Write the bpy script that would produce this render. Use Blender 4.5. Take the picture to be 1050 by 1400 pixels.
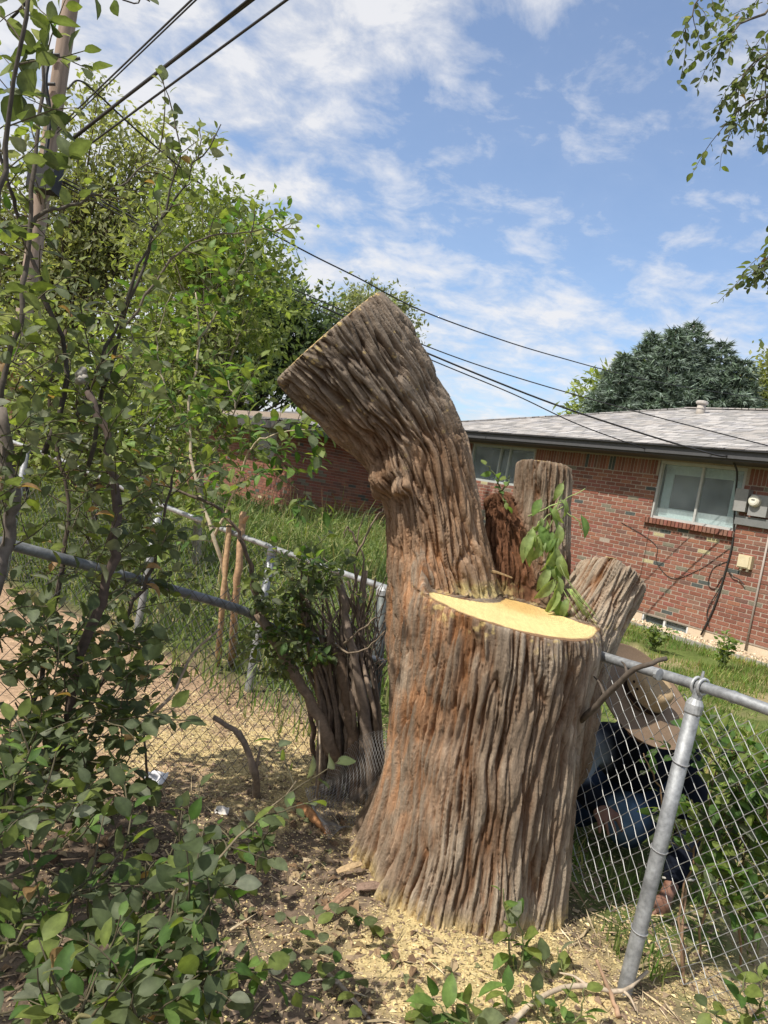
import bpy, math, random
import numpy as np
from math import radians, sin, cos, pi, tan, atan2
from mathutils import Vector, Matrix

for _o in list(bpy.data.objects):
    bpy.data.objects.remove(_o)
SC = bpy.context.scene
COL = SC.collection
random.seed(7)
RNG = np.random.default_rng(11)
CLOUD_OX, CLOUD_OY = 3.3, 2.1

# ------------------------------------------------------------------ camera
F_PX, ROLL, PITCH = 1011.0, radians(10.4), radians(2.3)      # phone main lens on a 1050 x 1400 frame
EYE = np.array([0.0, 0.0, 1.5])
_f = np.array([0, cos(PITCH), -sin(PITCH)])
_r0 = np.array([1.0, 0, 0]); _u0 = np.cross(_r0, _f)
CAM_R = cos(ROLL) * _r0 + sin(ROLL) * _u0
CAM_U = -sin(ROLL) * _r0 + cos(ROLL) * _u0
CAM_F = _f
cam_data = bpy.data.cameras.new('camera')
cam = bpy.data.objects.new('camera', cam_data)
COL.objects.link(cam)
m = Matrix.Identity(4)
for i in range(3):
    m[i][0], m[i][1], m[i][2], m[i][3] = CAM_R[i], CAM_U[i], -CAM_F[i], EYE[i]
cam.matrix_world = m
cam_data.sensor_fit = 'VERTICAL'
cam_data.sensor_height = 36.0
cam_data.lens = 36.0 * F_PX / 1400.0
cam_data.clip_start = 0.05
cam_data.clip_end = 3000
SC.camera = cam

# ------------------------------------------------------------------ sun, sky, exposure
SUN_EL = radians(53)
SUN_H = np.array([-0.80, -0.60]); SUN_H /= np.linalg.norm(SUN_H)
SUN_DIR = np.array([SUN_H[0] * cos(SUN_EL), SUN_H[1] * cos(SUN_EL), sin(SUN_EL)])   # towards the sun
sun = bpy.data.lights.new('sun', 'SUN')
sun.energy = 4.0
sun.angle = radians(0.53)
sun.color = (1.0, 0.94, 0.85)
sun_o = bpy.data.objects.new('sun', sun)
COL.objects.link(sun_o)
sun_o.location = (-20, -14, 30)
sun_o.rotation_euler = Vector(SUN_DIR).to_track_quat('Z', 'Y').to_euler()

SC.view_settings.view_transform = 'Standard'
SC.view_settings.look = 'None'
SC.view_settings.exposure = 0.45
SC.view_settings.gamma = 1.0
SC.view_settings.use_curve_mapping = False
SC.render.engine = 'CYCLES'
SC.cycles.max_bounces = 8
SC.cycles.diffuse_bounces = 3
SC.cycles.glossy_bounces = 3
SC.cycles.transmission_bounces = 4
SC.cycles.transparent_max_bounces = 8
SC.cycles.use_denoising = True

def nd(nt, typ, ins=None, **props):
    n = nt.nodes.new(typ)
    for k, v in props.items():
        setattr(n, k, v)
    for k, v in (ins or {}).items():
        s = n.inputs[k]
        if isinstance(v, bpy.types.NodeSocket):
            nt.links.new(v, s)
        elif isinstance(v, bpy.types.Node):
            nt.links.new(v.outputs[0], s)
        else:
            s.default_value = v
    return n

def math_n(nt, op, a, b=0.0, c=None, clamp=False):
    n = nt.nodes.new('ShaderNodeMath'); n.operation = op; n.use_clamp = clamp
    for i, v in enumerate((a, b) if c is None else (a, b, c)):
        if isinstance(v, bpy.types.NodeSocket): nt.links.new(v, n.inputs[i])
        else: n.inputs[i].default_value = v
    return n.outputs[0]

def ramp(nt, fac, stops, interp='LINEAR'):
    n = nt.nodes.new('ShaderNodeValToRGB'); n.color_ramp.interpolation = interp
    el = n.color_ramp.elements
    while len(el) < len(stops): el.new(0.5)
    for e, (p, c) in zip(el, stops):
        e.position = p
        e.color = (c, c, c, 1) if isinstance(c, (int, float)) else (*c, 1)
    nt.links.new(fac, n.inputs[0])
    return n.outputs[0]

def mix(nt, fac, a, b, blend='MIX'):
    n = nt.nodes.new('ShaderNodeMix'); n.data_type = 'RGBA'; n.blend_type = blend
    for s, v in ((n.inputs[0], fac), (n.inputs[6], a), (n.inputs[7], b)):
        if isinstance(v, bpy.types.NodeSocket): nt.links.new(v, s)
        elif isinstance(v, (int, float)): s.default_value = v
        else: s.default_value = (*v, 1)
    return n.outputs[2]

def noise(nt, vec, scale, detail=4, rough=0.55, dist=0.0):
    n = nd(nt, 'ShaderNodeTexNoise', {'Scale': scale, 'Detail': detail, 'Roughness': rough, 'Distortion': dist})
    nt.links.new(vec, n.inputs['Vector'])
    return n.outputs[0]

world = bpy.data.worlds.new('World')
SC.world = world
world.use_nodes = True
wn = world.node_tree
wn.nodes.clear()
sky = nd(wn, 'ShaderNodeTexSky', sky_type='NISHITA', sun_disc=False, sun_elevation=SUN_EL,
         sun_rotation=atan2(SUN_DIR[0], SUN_DIR[1]), altitude=0, air_density=1.0, dust_density=1.6, ozone_density=3.0)
tc = nd(wn, 'ShaderNodeTexCoord')
sep = nd(wn, 'ShaderNodeSeparateXYZ', {0: tc.outputs['Generated']})
zz = math_n(wn, 'ADD', math_n(wn, 'MAXIMUM', sep.outputs[2], 0.0), 0.22)
cx = math_n(wn, 'DIVIDE', sep.outputs[0], zz)
cy = math_n(wn, 'DIVIDE', sep.outputs[1], zz)
cv = nd(wn, 'ShaderNodeCombineXYZ', {0: cx, 1: cy, 2: 3.1}).outputs[0]
cva = nd(wn, 'ShaderNodeVectorMath', {0: cv, 1: (CLOUD_OX, CLOUD_OY, 0)}, operation='ADD').outputs[0]
cover = noise(wn, cva, 0.75, 3, 0.5)
puff = noise(wn, cv, 7.5, 9, 0.60, 0.25)
wisp = noise(wn, nd(wn, 'ShaderNodeVectorMath', {0: cva, 1: (1.0, 1.8, 1.0)}, operation='MULTIPLY').outputs[0], 2.2, 8, 0.55, 0.4)
# the cloud deck is thicker to the left of the street and thins out overhead to the right
side = math_n(wn, 'SUBTRACT', math_n(wn, 'MULTIPLY', sep.outputs[2], 0.55), sep.outputs[0])
lean = math_n(wn, 'MINIMUM', math_n(wn, 'MAXIMUM', math_n(wn, 'MULTIPLY', math_n(wn, 'SUBTRACT', side, 0.24), 0.50), -0.15), 0.12)
low = math_n(wn, 'MINIMUM', math_n(wn, 'MAXIMUM', math_n(wn, 'MULTIPLY', math_n(wn, 'SUBTRACT', 0.40, sep.outputs[2]), 0.70), 0.0), 0.24)
dens = math_n(wn, 'ADD', math_n(wn, 'ADD', math_n(wn, 'MULTIPLY', cover, 0.72), math_n(wn, 'MULTIPLY', puff, 1.05)),
              math_n(wn, 'MULTIPLY', wisp, 0.45))
dens = math_n(wn, 'ADD', dens, math_n(wn, 'ADD', lean, low))
fac = math_n(wn, 'DIVIDE', math_n(wn, 'SUBTRACT', dens, 0.95), 0.32, clamp=True)
fac = math_n(wn, 'ADD', math_n(wn, 'MULTIPLY', fac, 0.84), 0.08)     # thin high haze everywhere
shade = ramp(wn, puff, [(0.34, (3.25, 3.4, 3.75)), (0.60, (4.35, 4.35, 4.45))])
final = mix(wn, fac, sky.outputs[0], shade)
bg = nd(wn, 'ShaderNodeBackground', {'Color': final, 'Strength': 0.15})
wo = nd(wn, 'ShaderNodeOutputWorld', {'Surface': bg})

# ------------------------------------------------------------------ geometry helpers
def ray(x, y):
    return CAM_F + CAM_R * (x - 525) / F_PX - CAM_U * (y - 700) / F_PX
def at(x, y, Y):
    """world point seen at photo pixel (x, y), Y metres ahead"""
    d = ray(x, y); return EYE + d * (Y / d[1])
def gz(x, y, z=0.0):
    """world point at height z seen at photo pixel (x, y)"""
    d = ray(x, y); return EYE + d * ((z - EYE[2]) / d[2])
def proj(P):
    v = np.asarray(P, float) - EYE
    dz = v @ CAM_F
    dz = np.where(np.abs(dz) < 1e-6, 1e-6, dz)
    return 525 + F_PX * (v @ CAM_R) / dz, 700 - F_PX * (v @ CAM_U) / dz, dz

def unit(v):
    v = np.asarray(v, float); return v / max(np.linalg.norm(v), 1e-9)

_perm = np.random.default_rng(3).permutation(256).astype(np.int32)
_perm = np.concatenate([_perm, _perm, _perm])
_g = np.random.default_rng(4).normal(size=(256, 3)); _g /= np.linalg.norm(_g, axis=1)[:, None]
_g = _g.astype(np.float32)
def perlin(P):
    P = np.asarray(P, np.float32)
    i = np.floor(P).astype(np.int32); f = P - i
    i &= 255
    u = f * f * f * (f * (f * 6 - 15) + 10)
    out = 0
    for dx in (0, 1):
        wx = u[:, 0] if dx else 1 - u[:, 0]
        ax = _perm[i[:, 0] + dx]
        for dy in (0, 1):
            wy = u[:, 1] if dy else 1 - u[:, 1]
            ay = _perm[ax + i[:, 1] + dy]
            for dz in (0, 1):
                wz = u[:, 2] if dz else 1 - u[:, 2]
                g = _g[_perm[ay + i[:, 2] + dz]]
                dot = g[:, 0] * (f[:, 0] - dx) + g[:, 1] * (f[:, 1] - dy) + g[:, 2] * (f[:, 2] - dz)
                out = out + wx * wy * wz * dot
    return out * 1.5
def sstep(a, b, x):
    t = np.clip((x - a) / (b - a), 0, 1); return t * t * (3 - 2 * t)

def wloc(o):
    p = np.zeros(3)
    while o is not None:
        p = p + np.array(o.location); o = o.parent
    return p

def build_mesh(name, V, Fs, mat=None, col=None, smooth=False):
    me = bpy.data.meshes.new(name)
    V = np.asarray(V, np.float32).reshape(-1, 3)
    Fs = [np.asarray(f, np.int32) for f in Fs if len(f)]
    me.vertices.add(len(V)); me.vertices.foreach_set('co', V.ravel())
    loops = np.concatenate([f.ravel() for f in Fs])
    cnt = np.concatenate([np.full(len(f), f.shape[1], np.int32) for f in Fs])
    me.loops.add(len(loops)); me.loops.foreach_set('vertex_index', loops)
    me.polygons.add(len(cnt))
    me.polygons.foreach_set('loop_start', np.concatenate([[0], np.cumsum(cnt)[:-1]]).astype(np.int32))
    me.polygons.foreach_set('use_smooth', np.full(len(cnt), bool(smooth)))
    me.update(calc_edges=True)
    if col is not None:
        c = np.asarray(col, np.float32)
        if c.ndim == 1: c = np.tile(c, (len(V), 1))
        if c.shape[1] == 3: c = np.concatenate([c, np.ones((len(c), 1), np.float32)], 1)
        a = me.attributes.new('col', 'FLOAT_COLOR', 'POINT')
        a.data.foreach_set('color', c.astype(np.float32).ravel())
    if mat is not None:
        me.materials.append(mat)
    return me

def link(name, me, parent=None, loc=(0, 0, 0)):
    o = bpy.data.objects.new(name, me)
    COL.objects.link(o)
    o.location = loc
    if parent is not None: o.parent = parent
    return o

def tag(o, label=None, cat=None, group=None, kind=None):
    if label: o['label'] = label
    if cat: o['category'] = cat
    if group: o['group'] = group
    if kind: o['kind'] = kind
    return o

def thing(name, loc, label, cat, group=None):
    o = bpy.data.objects.new(name, None)
    COL.objects.link(o)
    o.location = [float(x) for x in loc]
    o.empty_display_size = 0.1
    return tag(o, label, cat, group)

class G:
    """collects shapes; build() links them as ONE mesh object"""
    def __init__(s): s.V = []; s.F = {3: [], 4: []}; s.C = []; s.n = 0
    def add(s, V, F, col=None):
        V = np.asarray(V, float).reshape(-1, 3)
        for f in (F if isinstance(F, (list, tuple)) and len(F) and isinstance(F[0], np.ndarray) and F[0].ndim == 2 else [np.asarray(F)]):
            if len(f): s.F[f.shape[1]].append(f + s.n)
        c = np.ones((len(V), 3)) if col is None else np.asarray(col, float)
        if c.ndim == 1: c = np.tile(c, (len(V), 1))
        s.V.append(V); s.C.append(c); s.n += len(V)
        return s
    def tube(s, pts, rad, sides=6, col=None, caps=True):
        V, F = tube(pts, rad, sides, caps); return s.add(V, F, col)
    def box(s, c, size, R=None, col=None):
        V, F = box(c, size, R); return s.add(V, F, col)
    def build(s, name, mat, parent=None, smooth=False, loc=None):
        V = np.concatenate(s.V); C = np.concatenate(s.C)
        Fs = [np.concatenate(s.F[k]) for k in (3, 4) if s.F[k]]
        base = wloc(parent) if parent is not None else (np.array(loc, float) if loc is not None else np.zeros(3))
        me = build_mesh(name, V - base, Fs, mat, C, smooth)
        return link(name, me, parent, (0, 0, 0) if parent is not None else tuple(base))

def spline(pts, n, rad=None):
    """Catmull-Rom resample"""
    P = np.asarray(pts, float); k = len(P)
    Q = np.vstack([2 * P[0] - P[1], P, 2 * P[-1] - P[-2]])
    ts = np.linspace(0, k - 1, n); out = []
    for t in ts:
        i = min(int(t), k - 2); u = t - i
        a, b, c, d = Q[i], Q[i + 1], Q[i + 2], Q[i + 3]
        out.append(0.5 * (2 * b + (c - a) * u + (2 * a - 5 * b + 4 * c - d) * u * u + (3 * b - a - 3 * c + d) * u ** 3))
    out = np.array(out)
    if rad is None: return out
    return out, np.interp(ts, np.arange(k), rad)

def frames(P):
    P = np.asarray(P, float)
    T = np.gradient(P, axis=0); T /= np.maximum(np.linalg.norm(T, axis=1), 1e-9)[:, None]
    a = np.array([1.0, 0, 0]) if abs(T[0][0]) < 0.8 else np.array([0, 1.0, 0])
    A = []; B = []
    for t in T:
        a = a - t * (a @ t); a = a / max(np.linalg.norm(a), 1e-9)
        A.append(a); B.append(np.cross(t, a))
    return T, np.array(A), np.array(B)

def tube(pts, rad, sides=6, caps=True):
    P = np.asarray(pts, float); k = len(P)
    R = np.broadcast_to(np.asarray(rad, float), (k,))
    T, A, B = frames(P)
    th = np.arange(sides) * 2 * pi / sides
    V = P[:, None] + R[:, None, None] * (A[:, None] * np.cos(th)[None, :, None] + B[:, None] * np.sin(th)[None, :, None])
    V = V.reshape(-1, 3)
    i = np.arange(k - 1)[:, None] * sides; j = np.arange(sides)[None]; j2 = (j + 1) % sides
    F4 = np.stack([i + j, i + j2, i + sides + j2, i + sides + j], -1).reshape(-1, 4)
    Fs = [F4]
    if caps:
        V = np.vstack([V, P[0], P[-1]]); c0 = k * sides; c1 = c0 + 1
        j = np.arange(sides); j2 = (j + 1) % sides
        Fs.append(np.concatenate([np.stack([np.full(sides, c0), j2, j], -1),
                                  np.stack([np.full(sides, c1), (k - 1) * sides + j, (k - 1) * sides + j2], -1)]))
    return V, Fs

BOXF = np.array([[0, 3, 2, 1], [4, 5, 6, 7], [0, 1, 5, 4], [1, 2, 6, 5], [2, 3, 7, 6], [3, 0, 4, 7]])
BOXV = np.array([[-1, -1, -1], [1, -1, -1], [1, 1, -1], [-1, 1, -1], [-1, -1, 1], [1, -1, 1], [1, 1, 1], [-1, 1, 1]]) * 0.5
def box(c, size, R=None):
    V = BOXV * np.asarray(size, float)
    if R is not None: V = V @ np.asarray(R, float).T
    return V + np.asarray(c, float), [BOXF.copy()]

def bevel_box(b=0.04, depth=1.0):
    """unit box with chamfered edges, 24 corner points"""
    V = []; idx = {}
    for sx in (-1, 1):
        for sy in (-1, 1):
            for sz in (-1, 1):
                for ax in range(3):
                    p = np.array([sx, sy, sz], float) * (0.5 - b); p[ax] = (sx, sy, sz)[ax] * 0.5
                    idx[(sx, sy, sz, ax)] = len(V); V.append(p)
    F4 = []; F3 = []
    for ax in range(3):
        o = [a for a in range(3) if a != ax]
        for s in (-1, 1):
            q = []
            for (a, b_) in ((-1, -1), (1, -1), (1, 1), (-1, 1)):
                k = [0, 0, 0]; k[ax] = s; k[o[0]] = a; k[o[1]] = b_; q.append(idx[(*k, ax)])
            F4.append(q if (s > 0) == (ax != 1) else q[::-1])
    for a in range(3):
        o = [x for x in range(3) if x != a]
        for s1 in (-1, 1):
            for s2 in (-1, 1):
                k0 = [0, 0, 0]; k0[o[0]] = s1; k0[o[1]] = s2
                lo = list(k0); hi = list(k0); lo[a] = -1; hi[a] = 1
                F4.append([idx[(*lo, o[0])], idx[(*hi, o[0])], idx[(*hi, o[1])], idx[(*lo, o[1])]])
    for sx in (-1, 1):
        for sy in (-1, 1):
            for sz in (-1, 1):
                F3.append([idx[(sx, sy, sz, 0)], idx[(sx, sy, sz, 1)], idx[(sx, sy, sz, 2)]])
    return np.array(V), [np.array(F3), np.array(F4)]

def place(V, Fs, Ms, cols):
    """many copies of one shape as joined arrays; Ms (k,4,4), cols (k,3) or (k,nv,3)"""
    Ms = np.asarray(Ms, float); k = len(Ms); nv = len(V)
    W = np.einsum('kij,vj->kvi', Ms[:, :3, :3], V) + Ms[:, None, :3, 3]
    off = (np.arange(k) * nv)[:, None, None]
    F = [(f[None] + off).reshape(-1, f.shape[1]) for f in Fs]
    C = np.asarray(cols, float)
    if C.ndim == 2: C = np.repeat(C[:, None], nv, 1)
    return W.reshape(-1, 3), F, C.reshape(-1, 3)

def pieces(parent, name, rest_name, variants, Ms, vi, mat, limit=300, smooth=False, size=None):
    """alike pieces: the `limit` that show largest become objects of their own, the rest one part of kind stuff.
    variants: list of (V, Fs, col); Ms world matrices; vi variant of each"""
    Ms = np.asarray(Ms, float); vi = np.asarray(vi)
    x, y, dz = proj(Ms[:, :3, 3])
    s = (np.linalg.norm(Ms[:, :3, 0], axis=1) if size is None else size) / np.maximum(dz, 0.2)
    s = np.where((x > 0) & (x < 1050) & (y > 0) & (y < 1400) & (dz > 0), s, 0)
    order = np.argsort(-s, kind='stable')
    own = [i for i in order[:limit] if s[i] > 0]
    base = wloc(parent)
    meshes = {}
    for i in own:
        v = int(vi[i])
        if v not in meshes:
            V, Fs, c = variants[v]
            meshes[v] = build_mesh(name, V, Fs, mat, c, smooth)
        o = bpy.data.objects.new(name, meshes[v]); COL.objects.link(o); o.parent = parent
        M = Matrix([list(r) for r in Ms[i]]); M.translation = Vector(Ms[i][:3, 3] - base)
        o.matrix_local = M
    rest = np.ones(len(Ms), bool); rest[own] = False
    g = G()
    for v, (V, Fs, c) in enumerate(variants):
        k = rest & (vi == v)
        if not k.any(): continue
        cc = np.asarray(c, float)
        if cc.ndim == 1: cc = np.tile(cc, (len(V), 1))
        W, F, C = place(V, Fs, Ms[k], np.repeat(cc[None], k.sum(), 0))
        g.add(W, F, C)
    if g.n:
        o = g.build(rest_name, mat, parent, smooth); o['kind'] = 'stuff'
    return own

def leaf_shape(aspect=0.62, fold=0.18, curl=0.22, tipp=0.0, n=5, col=(0.07, 0.12, 0.05), rib=1.35, wav=0.0, seed=0):
    """leaf from the origin along +x, normal +z, length 1"""
    r = np.random.default_rng(seed)
    t = np.linspace(0, 1, n + 1)
    w = np.sin(pi * np.clip(t, 0, 1) ** (0.85 + tipp)) ** 0.75 * aspect * 0.5
    w[0] = 0.015; w[-1] = 0.01
    z = -curl * (t - 0.3) ** 2
    V = []; C = []
    c = np.array(col)
    for i in range(n + 1):
        wv = wav * r.normal(size=2)
        V += [[t[i], -w[i], z[i] + fold * w[i] + wv[0] * w[i]], [t[i], 0, z[i]], [t[i], w[i], z[i] + fold * w[i] + wv[1] * w[i]]]
        C += [c, c * rib, c]
    F = []
    for i in range(n):
        a = i * 3
        F += [[a, a + 3, a + 4, a + 1], [a + 1, a + 4, a + 5, a + 2]]
    V.append([-0.16, 0, 0.03]); V.append([0.0, 0.012, 0.0]); V.append([0.0, -0.012, 0.0]); k = len(V)
    C += [c * 1.2] * 3
    return np.array(V, float), [np.array(F), np.array([[k - 3, k - 1, k - 2]])], np.array(C)

def leaf_mat4(p, d, nrm, L):
    x = unit(d); z = np.asarray(nrm, float); z = z - x * (z @ x)
    z = unit(z if np.linalg.norm(z) > 1e-4 else np.cross(x, [0.3, 0.5, 0.8])); y = np.cross(z, x)
    M = np.eye(4); M[:3, 0] = x * L; M[:3, 1] = y * L; M[:3, 2] = z * L; M[:3, 3] = p
    return M

def frame4(p, X, Y, Z):
    M = np.eye(4); M[:3, 0] = X; M[:3, 1] = Y; M[:3, 2] = Z; M[:3, 3] = p; return M

# ------------------------------------------------------------------ implicit surfaces
def surface_nets(S, origin, h):
    nx, ny, nz = S.shape
    ins = S < 0
    cnt = np.zeros((nx - 1, ny - 1, nz - 1), np.int8)
    corners = [(a, b, c) for a in (0, 1) for b in (0, 1) for c in (0, 1)]
    for a, b, c in corners:
        cnt += ins[a:nx - 1 + a, b:ny - 1 + b, c:nz - 1 + c]
    I = np.argwhere((cnt > 0) & (cnt < 8))
    idx = np.full(cnt.shape, -1, np.int32); idx[I[:, 0], I[:, 1], I[:, 2]] = np.arange(len(I))
    val = {c: S[I[:, 0] + c[0], I[:, 1] + c[1], I[:, 2] + c[2]] for c in corners}
    acc = np.zeros((len(I), 3), np.float32); num = np.zeros(len(I), np.float32)
    for c in corners:
        for ax in range(3):
            if c[ax]: continue
            c2 = list(c); c2[ax] = 1; c2 = tuple(c2)
            v0, v1 = val[c], val[c2]; k = (v0 < 0) != (v1 < 0)
            t = np.where(k, v0 / np.where(v0 == v1, 1, v0 - v1), 0)
            p = np.tile(np.array(c, np.float32), (len(I), 1)); p[:, ax] = t
            acc += p * k[:, None]; num += k
    V = origin + h * (I + acc / num[:, None])
    Q = []
    for ax in range(3):
        b, c = [(1, 2), (2, 0), (0, 1)][ax]
        s0 = [slice(None)] * 3; s1 = [slice(None)] * 3; s0[ax] = slice(0, -1); s1[ax] = slice(1, None)
        for o in (b, c): s0[o] = slice(1, -1); s1[o] = slice(1, -1)
        A, B = ins[tuple(s0)], ins[tuple(s1)]
        E = np.argwhere(A != B)
        if not len(E): continue
        flip = A[E[:, 0], E[:, 1], E[:, 2]]
        E = E.copy(); E[:, b] += 1; E[:, c] += 1
        def cell(db, dc):
            q = E.copy(); q[:, b] -= db; q[:, c] -= dc
            return idx[q[:, 0], q[:, 1], q[:, 2]]
        f = np.stack([cell(1, 1), cell(0, 1), cell(0, 0), cell(1, 0)], -1)
        f[~flip] = f[~flip][:, ::-1]
        Q.append(f)
    return V, np.concatenate(Q)

def grid_sdf(fn_coarse, fn_fine, lo, hi, h, k=4, band=0.06):
    """signed field sampled finely only near the surface"""
    lo = np.asarray(lo, float); hi = np.asarray(hi, float); H = h * k
    n = np.ceil((hi - lo) / H).astype(int) + 1
    ax = [lo[i] + H * (np.arange(n[i]) + 0.5) - h * 0.5 for i in range(3)]
    P = np.stack(np.meshgrid(*ax, indexing='ij'), -1).reshape(-1, 3).astype(np.float32)
    D = fn_coarse(P).reshape(n)
    S = np.repeat(np.repeat(np.repeat(D, k, 0), k, 1), k, 2).astype(np.float32)
    near = np.repeat(np.repeat(np.repeat(np.abs(D) < band + H * 0.9, k, 0), k, 1), k, 2)
    I = np.argwhere(near)
    S[near] = fn_fine((lo + h * I).astype(np.float32))
    return S, lo

class Limb:
    """tapered curved limb as a distance field with bark coordinates"""
    def __init__(s, pts, rad, n=18):
        s.P, s.R = spline(pts, n, rad); s.P = s.P.astype(np.float32)
        s.T, s.A, s.B = frames(s.P)
        s.L = np.concatenate([[0], np.cumsum(np.linalg.norm(np.diff(s.P, axis=0), axis=1))])
        s.rm = float(np.mean(s.R))
    def dist(s, Q, coords=False, far=0.22):
        """distance (and bark coordinates); beyond `far` of the limb only its bounding box is measured"""
        r = float(s.R.max()); lo = s.P.min(0) - r; hi = s.P.max(0) + r
        e = np.maximum(np.maximum(lo - Q, Q - hi), 0)
        best = np.sqrt((e * e).sum(1)).astype(np.float32)
        near = best < far
        co = np.zeros((len(Q), 3), np.float32) if coords else None
        best = best + 0.02
        if near.any():
            q = Q[near]; b_ = np.full(len(q), 1e9, np.float32); c_ = np.zeros((len(q), 4), np.float32) if coords else None
            for i in range(len(s.P) - 1):
                a, b = s.P[i], s.P[i + 1]; ab = (b - a).astype(np.float32); L2 = float(ab @ ab)
                w = q - a
                t = np.clip((w @ ab) / L2, 0, 1)
                v = w - t[:, None] * ab
                dl = np.sqrt(np.einsum('ij,ij->i', v, v)); d = dl - (s.R[i] + (s.R[i + 1] - s.R[i]) * t).astype(np.float32)
                k = d < b_
                b_[k] = d[k]
                if coords:
                    # smooth bark coordinates: segments weighted by nearness, so the grain has no steps at the joints
                    A = ((s.A[i] + s.A[i + 1]) * 0.5).astype(np.float32); B = ((s.B[i] + s.B[i + 1]) * 0.5).astype(np.float32)
                    inv = s.rm / np.maximum(dl, 1e-3); wt = np.minimum(inv, 4.0) ** 40
                    tu = np.clip((w @ ab) / L2, -2.0, 3.0); vu = w - tu[:, None] * ab
                    iu = s.rm / np.maximum(np.sqrt(np.einsum('ij,ij->i', vu, vu)), 1e-3)
                    c_[:, 0] += wt * (vu @ A) * iu; c_[:, 1] += wt * (vu @ B) * iu
                    c_[:, 2] += wt * (s.L[i] + tu * (s.L[i + 1] - s.L[i])); c_[:, 3] += wt
            best[near] = b_
            if coords: co[near] = c_[:, :3] / np.maximum(c_[:, 3:], 1e-30)
        return (best, co) if coords else best

def smin(a, b, k):
    h = np.clip(0.5 + 0.5 * (b - a) / k, 0, 1)
    return b + (a - b) * h - k * h * (1 - h)

# ------------------------------------------------------------------ materials
def new_mat(name):
    mt = bpy.data.materials.new(name); mt.use_nodes = True
    nt = mt.node_tree; nt.nodes.clear()
    out = nd(nt, 'ShaderNodeOutputMaterial')
    p = nd(nt, 'ShaderNodeBsdfPrincipled')
    nt.links.new(p.outputs[0], out.inputs[0])
    return mt, nt, p, out

def piece_mat(name, rough=0.85, nscale=60, namp=0.35, bump=0.3, bdist=0.004, spec=0.3, metal=0.0, stretch=None, big=0.0, bigscale=2.0):
    """colour from the piece's own 'col' attribute, broken up by grain and relief"""
    mt, nt, p, out = new_mat(name)
    a = nd(nt, 'ShaderNodeAttribute', attribute_name='col')
    geo = nd(nt, 'ShaderNodeNewGeometry')
    vec = geo.outputs['Position']
    if stretch: vec = nd(nt, 'ShaderNodeVectorMath', {0: vec, 1: stretch}, operation='MULTIPLY').outputs[0]
    n = noise(nt, vec, nscale, 5, 0.6)
    k = ramp(nt, n, [(0.25, 1 - namp), (0.75, 1 + namp)])
    c = mix(nt, 1.0, a.outputs['Color'], k, 'MULTIPLY')
    if big:
        nb = noise(nt, geo.outputs['Position'], bigscale, 4, 0.6)
        c = mix(nt, 1.0, c, ramp(nt, nb, [(0.3, 1 - big), (0.7, 1 + big)]), 'MULTIPLY')
    nt.links.new(c, p.inputs['Base Color'])
    p.inputs['Roughness'].default_value = rough
    p.inputs['Specular IOR Level'].default_value = spec
    p.inputs['Metallic'].default_value = metal
    if bump:
        b = nd(nt, 'ShaderNodeBump', {'Strength': bump, 'Distance': bdist, 'Height': n})
        nt.links.new(b.outputs[0], p.inputs['Normal'])
    return mt

def leaf_material(name, trans=0.38, rough=0.42, spec=0.45, warm=(1.7, 1.75, 0.75), nscale=45):
    mt, nt, p, out = new_mat(name)
    a = nd(nt, 'ShaderNodeAttribute', attribute_name='col')
    geo = nd(nt, 'ShaderNodeNewGeometry')
    n = noise(nt, geo.outputs['Position'], nscale, 3, 0.6)
    c = mix(nt, 1.0, a.outputs['Color'], ramp(nt, n, [(0.3, 0.75), (0.7, 1.28)]), 'MULTIPLY')
    nt.links.new(c, p.inputs['Base Color'])
    p.inputs['Roughness'].default_value = rough
    p.inputs['Specular IOR Level'].default_value = spec
    tr = nd(nt, 'ShaderNodeBsdfTranslucent', {'Color': mix(nt, 1.0, c, warm, 'MULTIPLY')})
    mx = nd(nt, 'ShaderNodeMixShader', {0: trans})
    nt.links.new(p.outputs[0], mx.inputs[1]); nt.links.new(tr.outputs[0], mx.inputs[2])
    nt.links.new(mx.outputs[0], out.inputs[0])
    return mt

M_LEAF = leaf_material('dusty_leaf', 0.45, 0.55, 0.32)
M_FAR = leaf_material('tree_leaf', 0.45, 0.55, 0.3, nscale=1.2)
M_GRASS = leaf_material('grass_blade', 0.35, 0.6, 0.25, nscale=2.5)
M_NEEDLE = leaf_material('needle', 0.12, 0.7, 0.2, (1.2, 1.3, 0.9), 1.5)
M_TWIG = piece_mat('twig_bark', 0.85, 40, 0.4, 0.5, 0.003)

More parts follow.
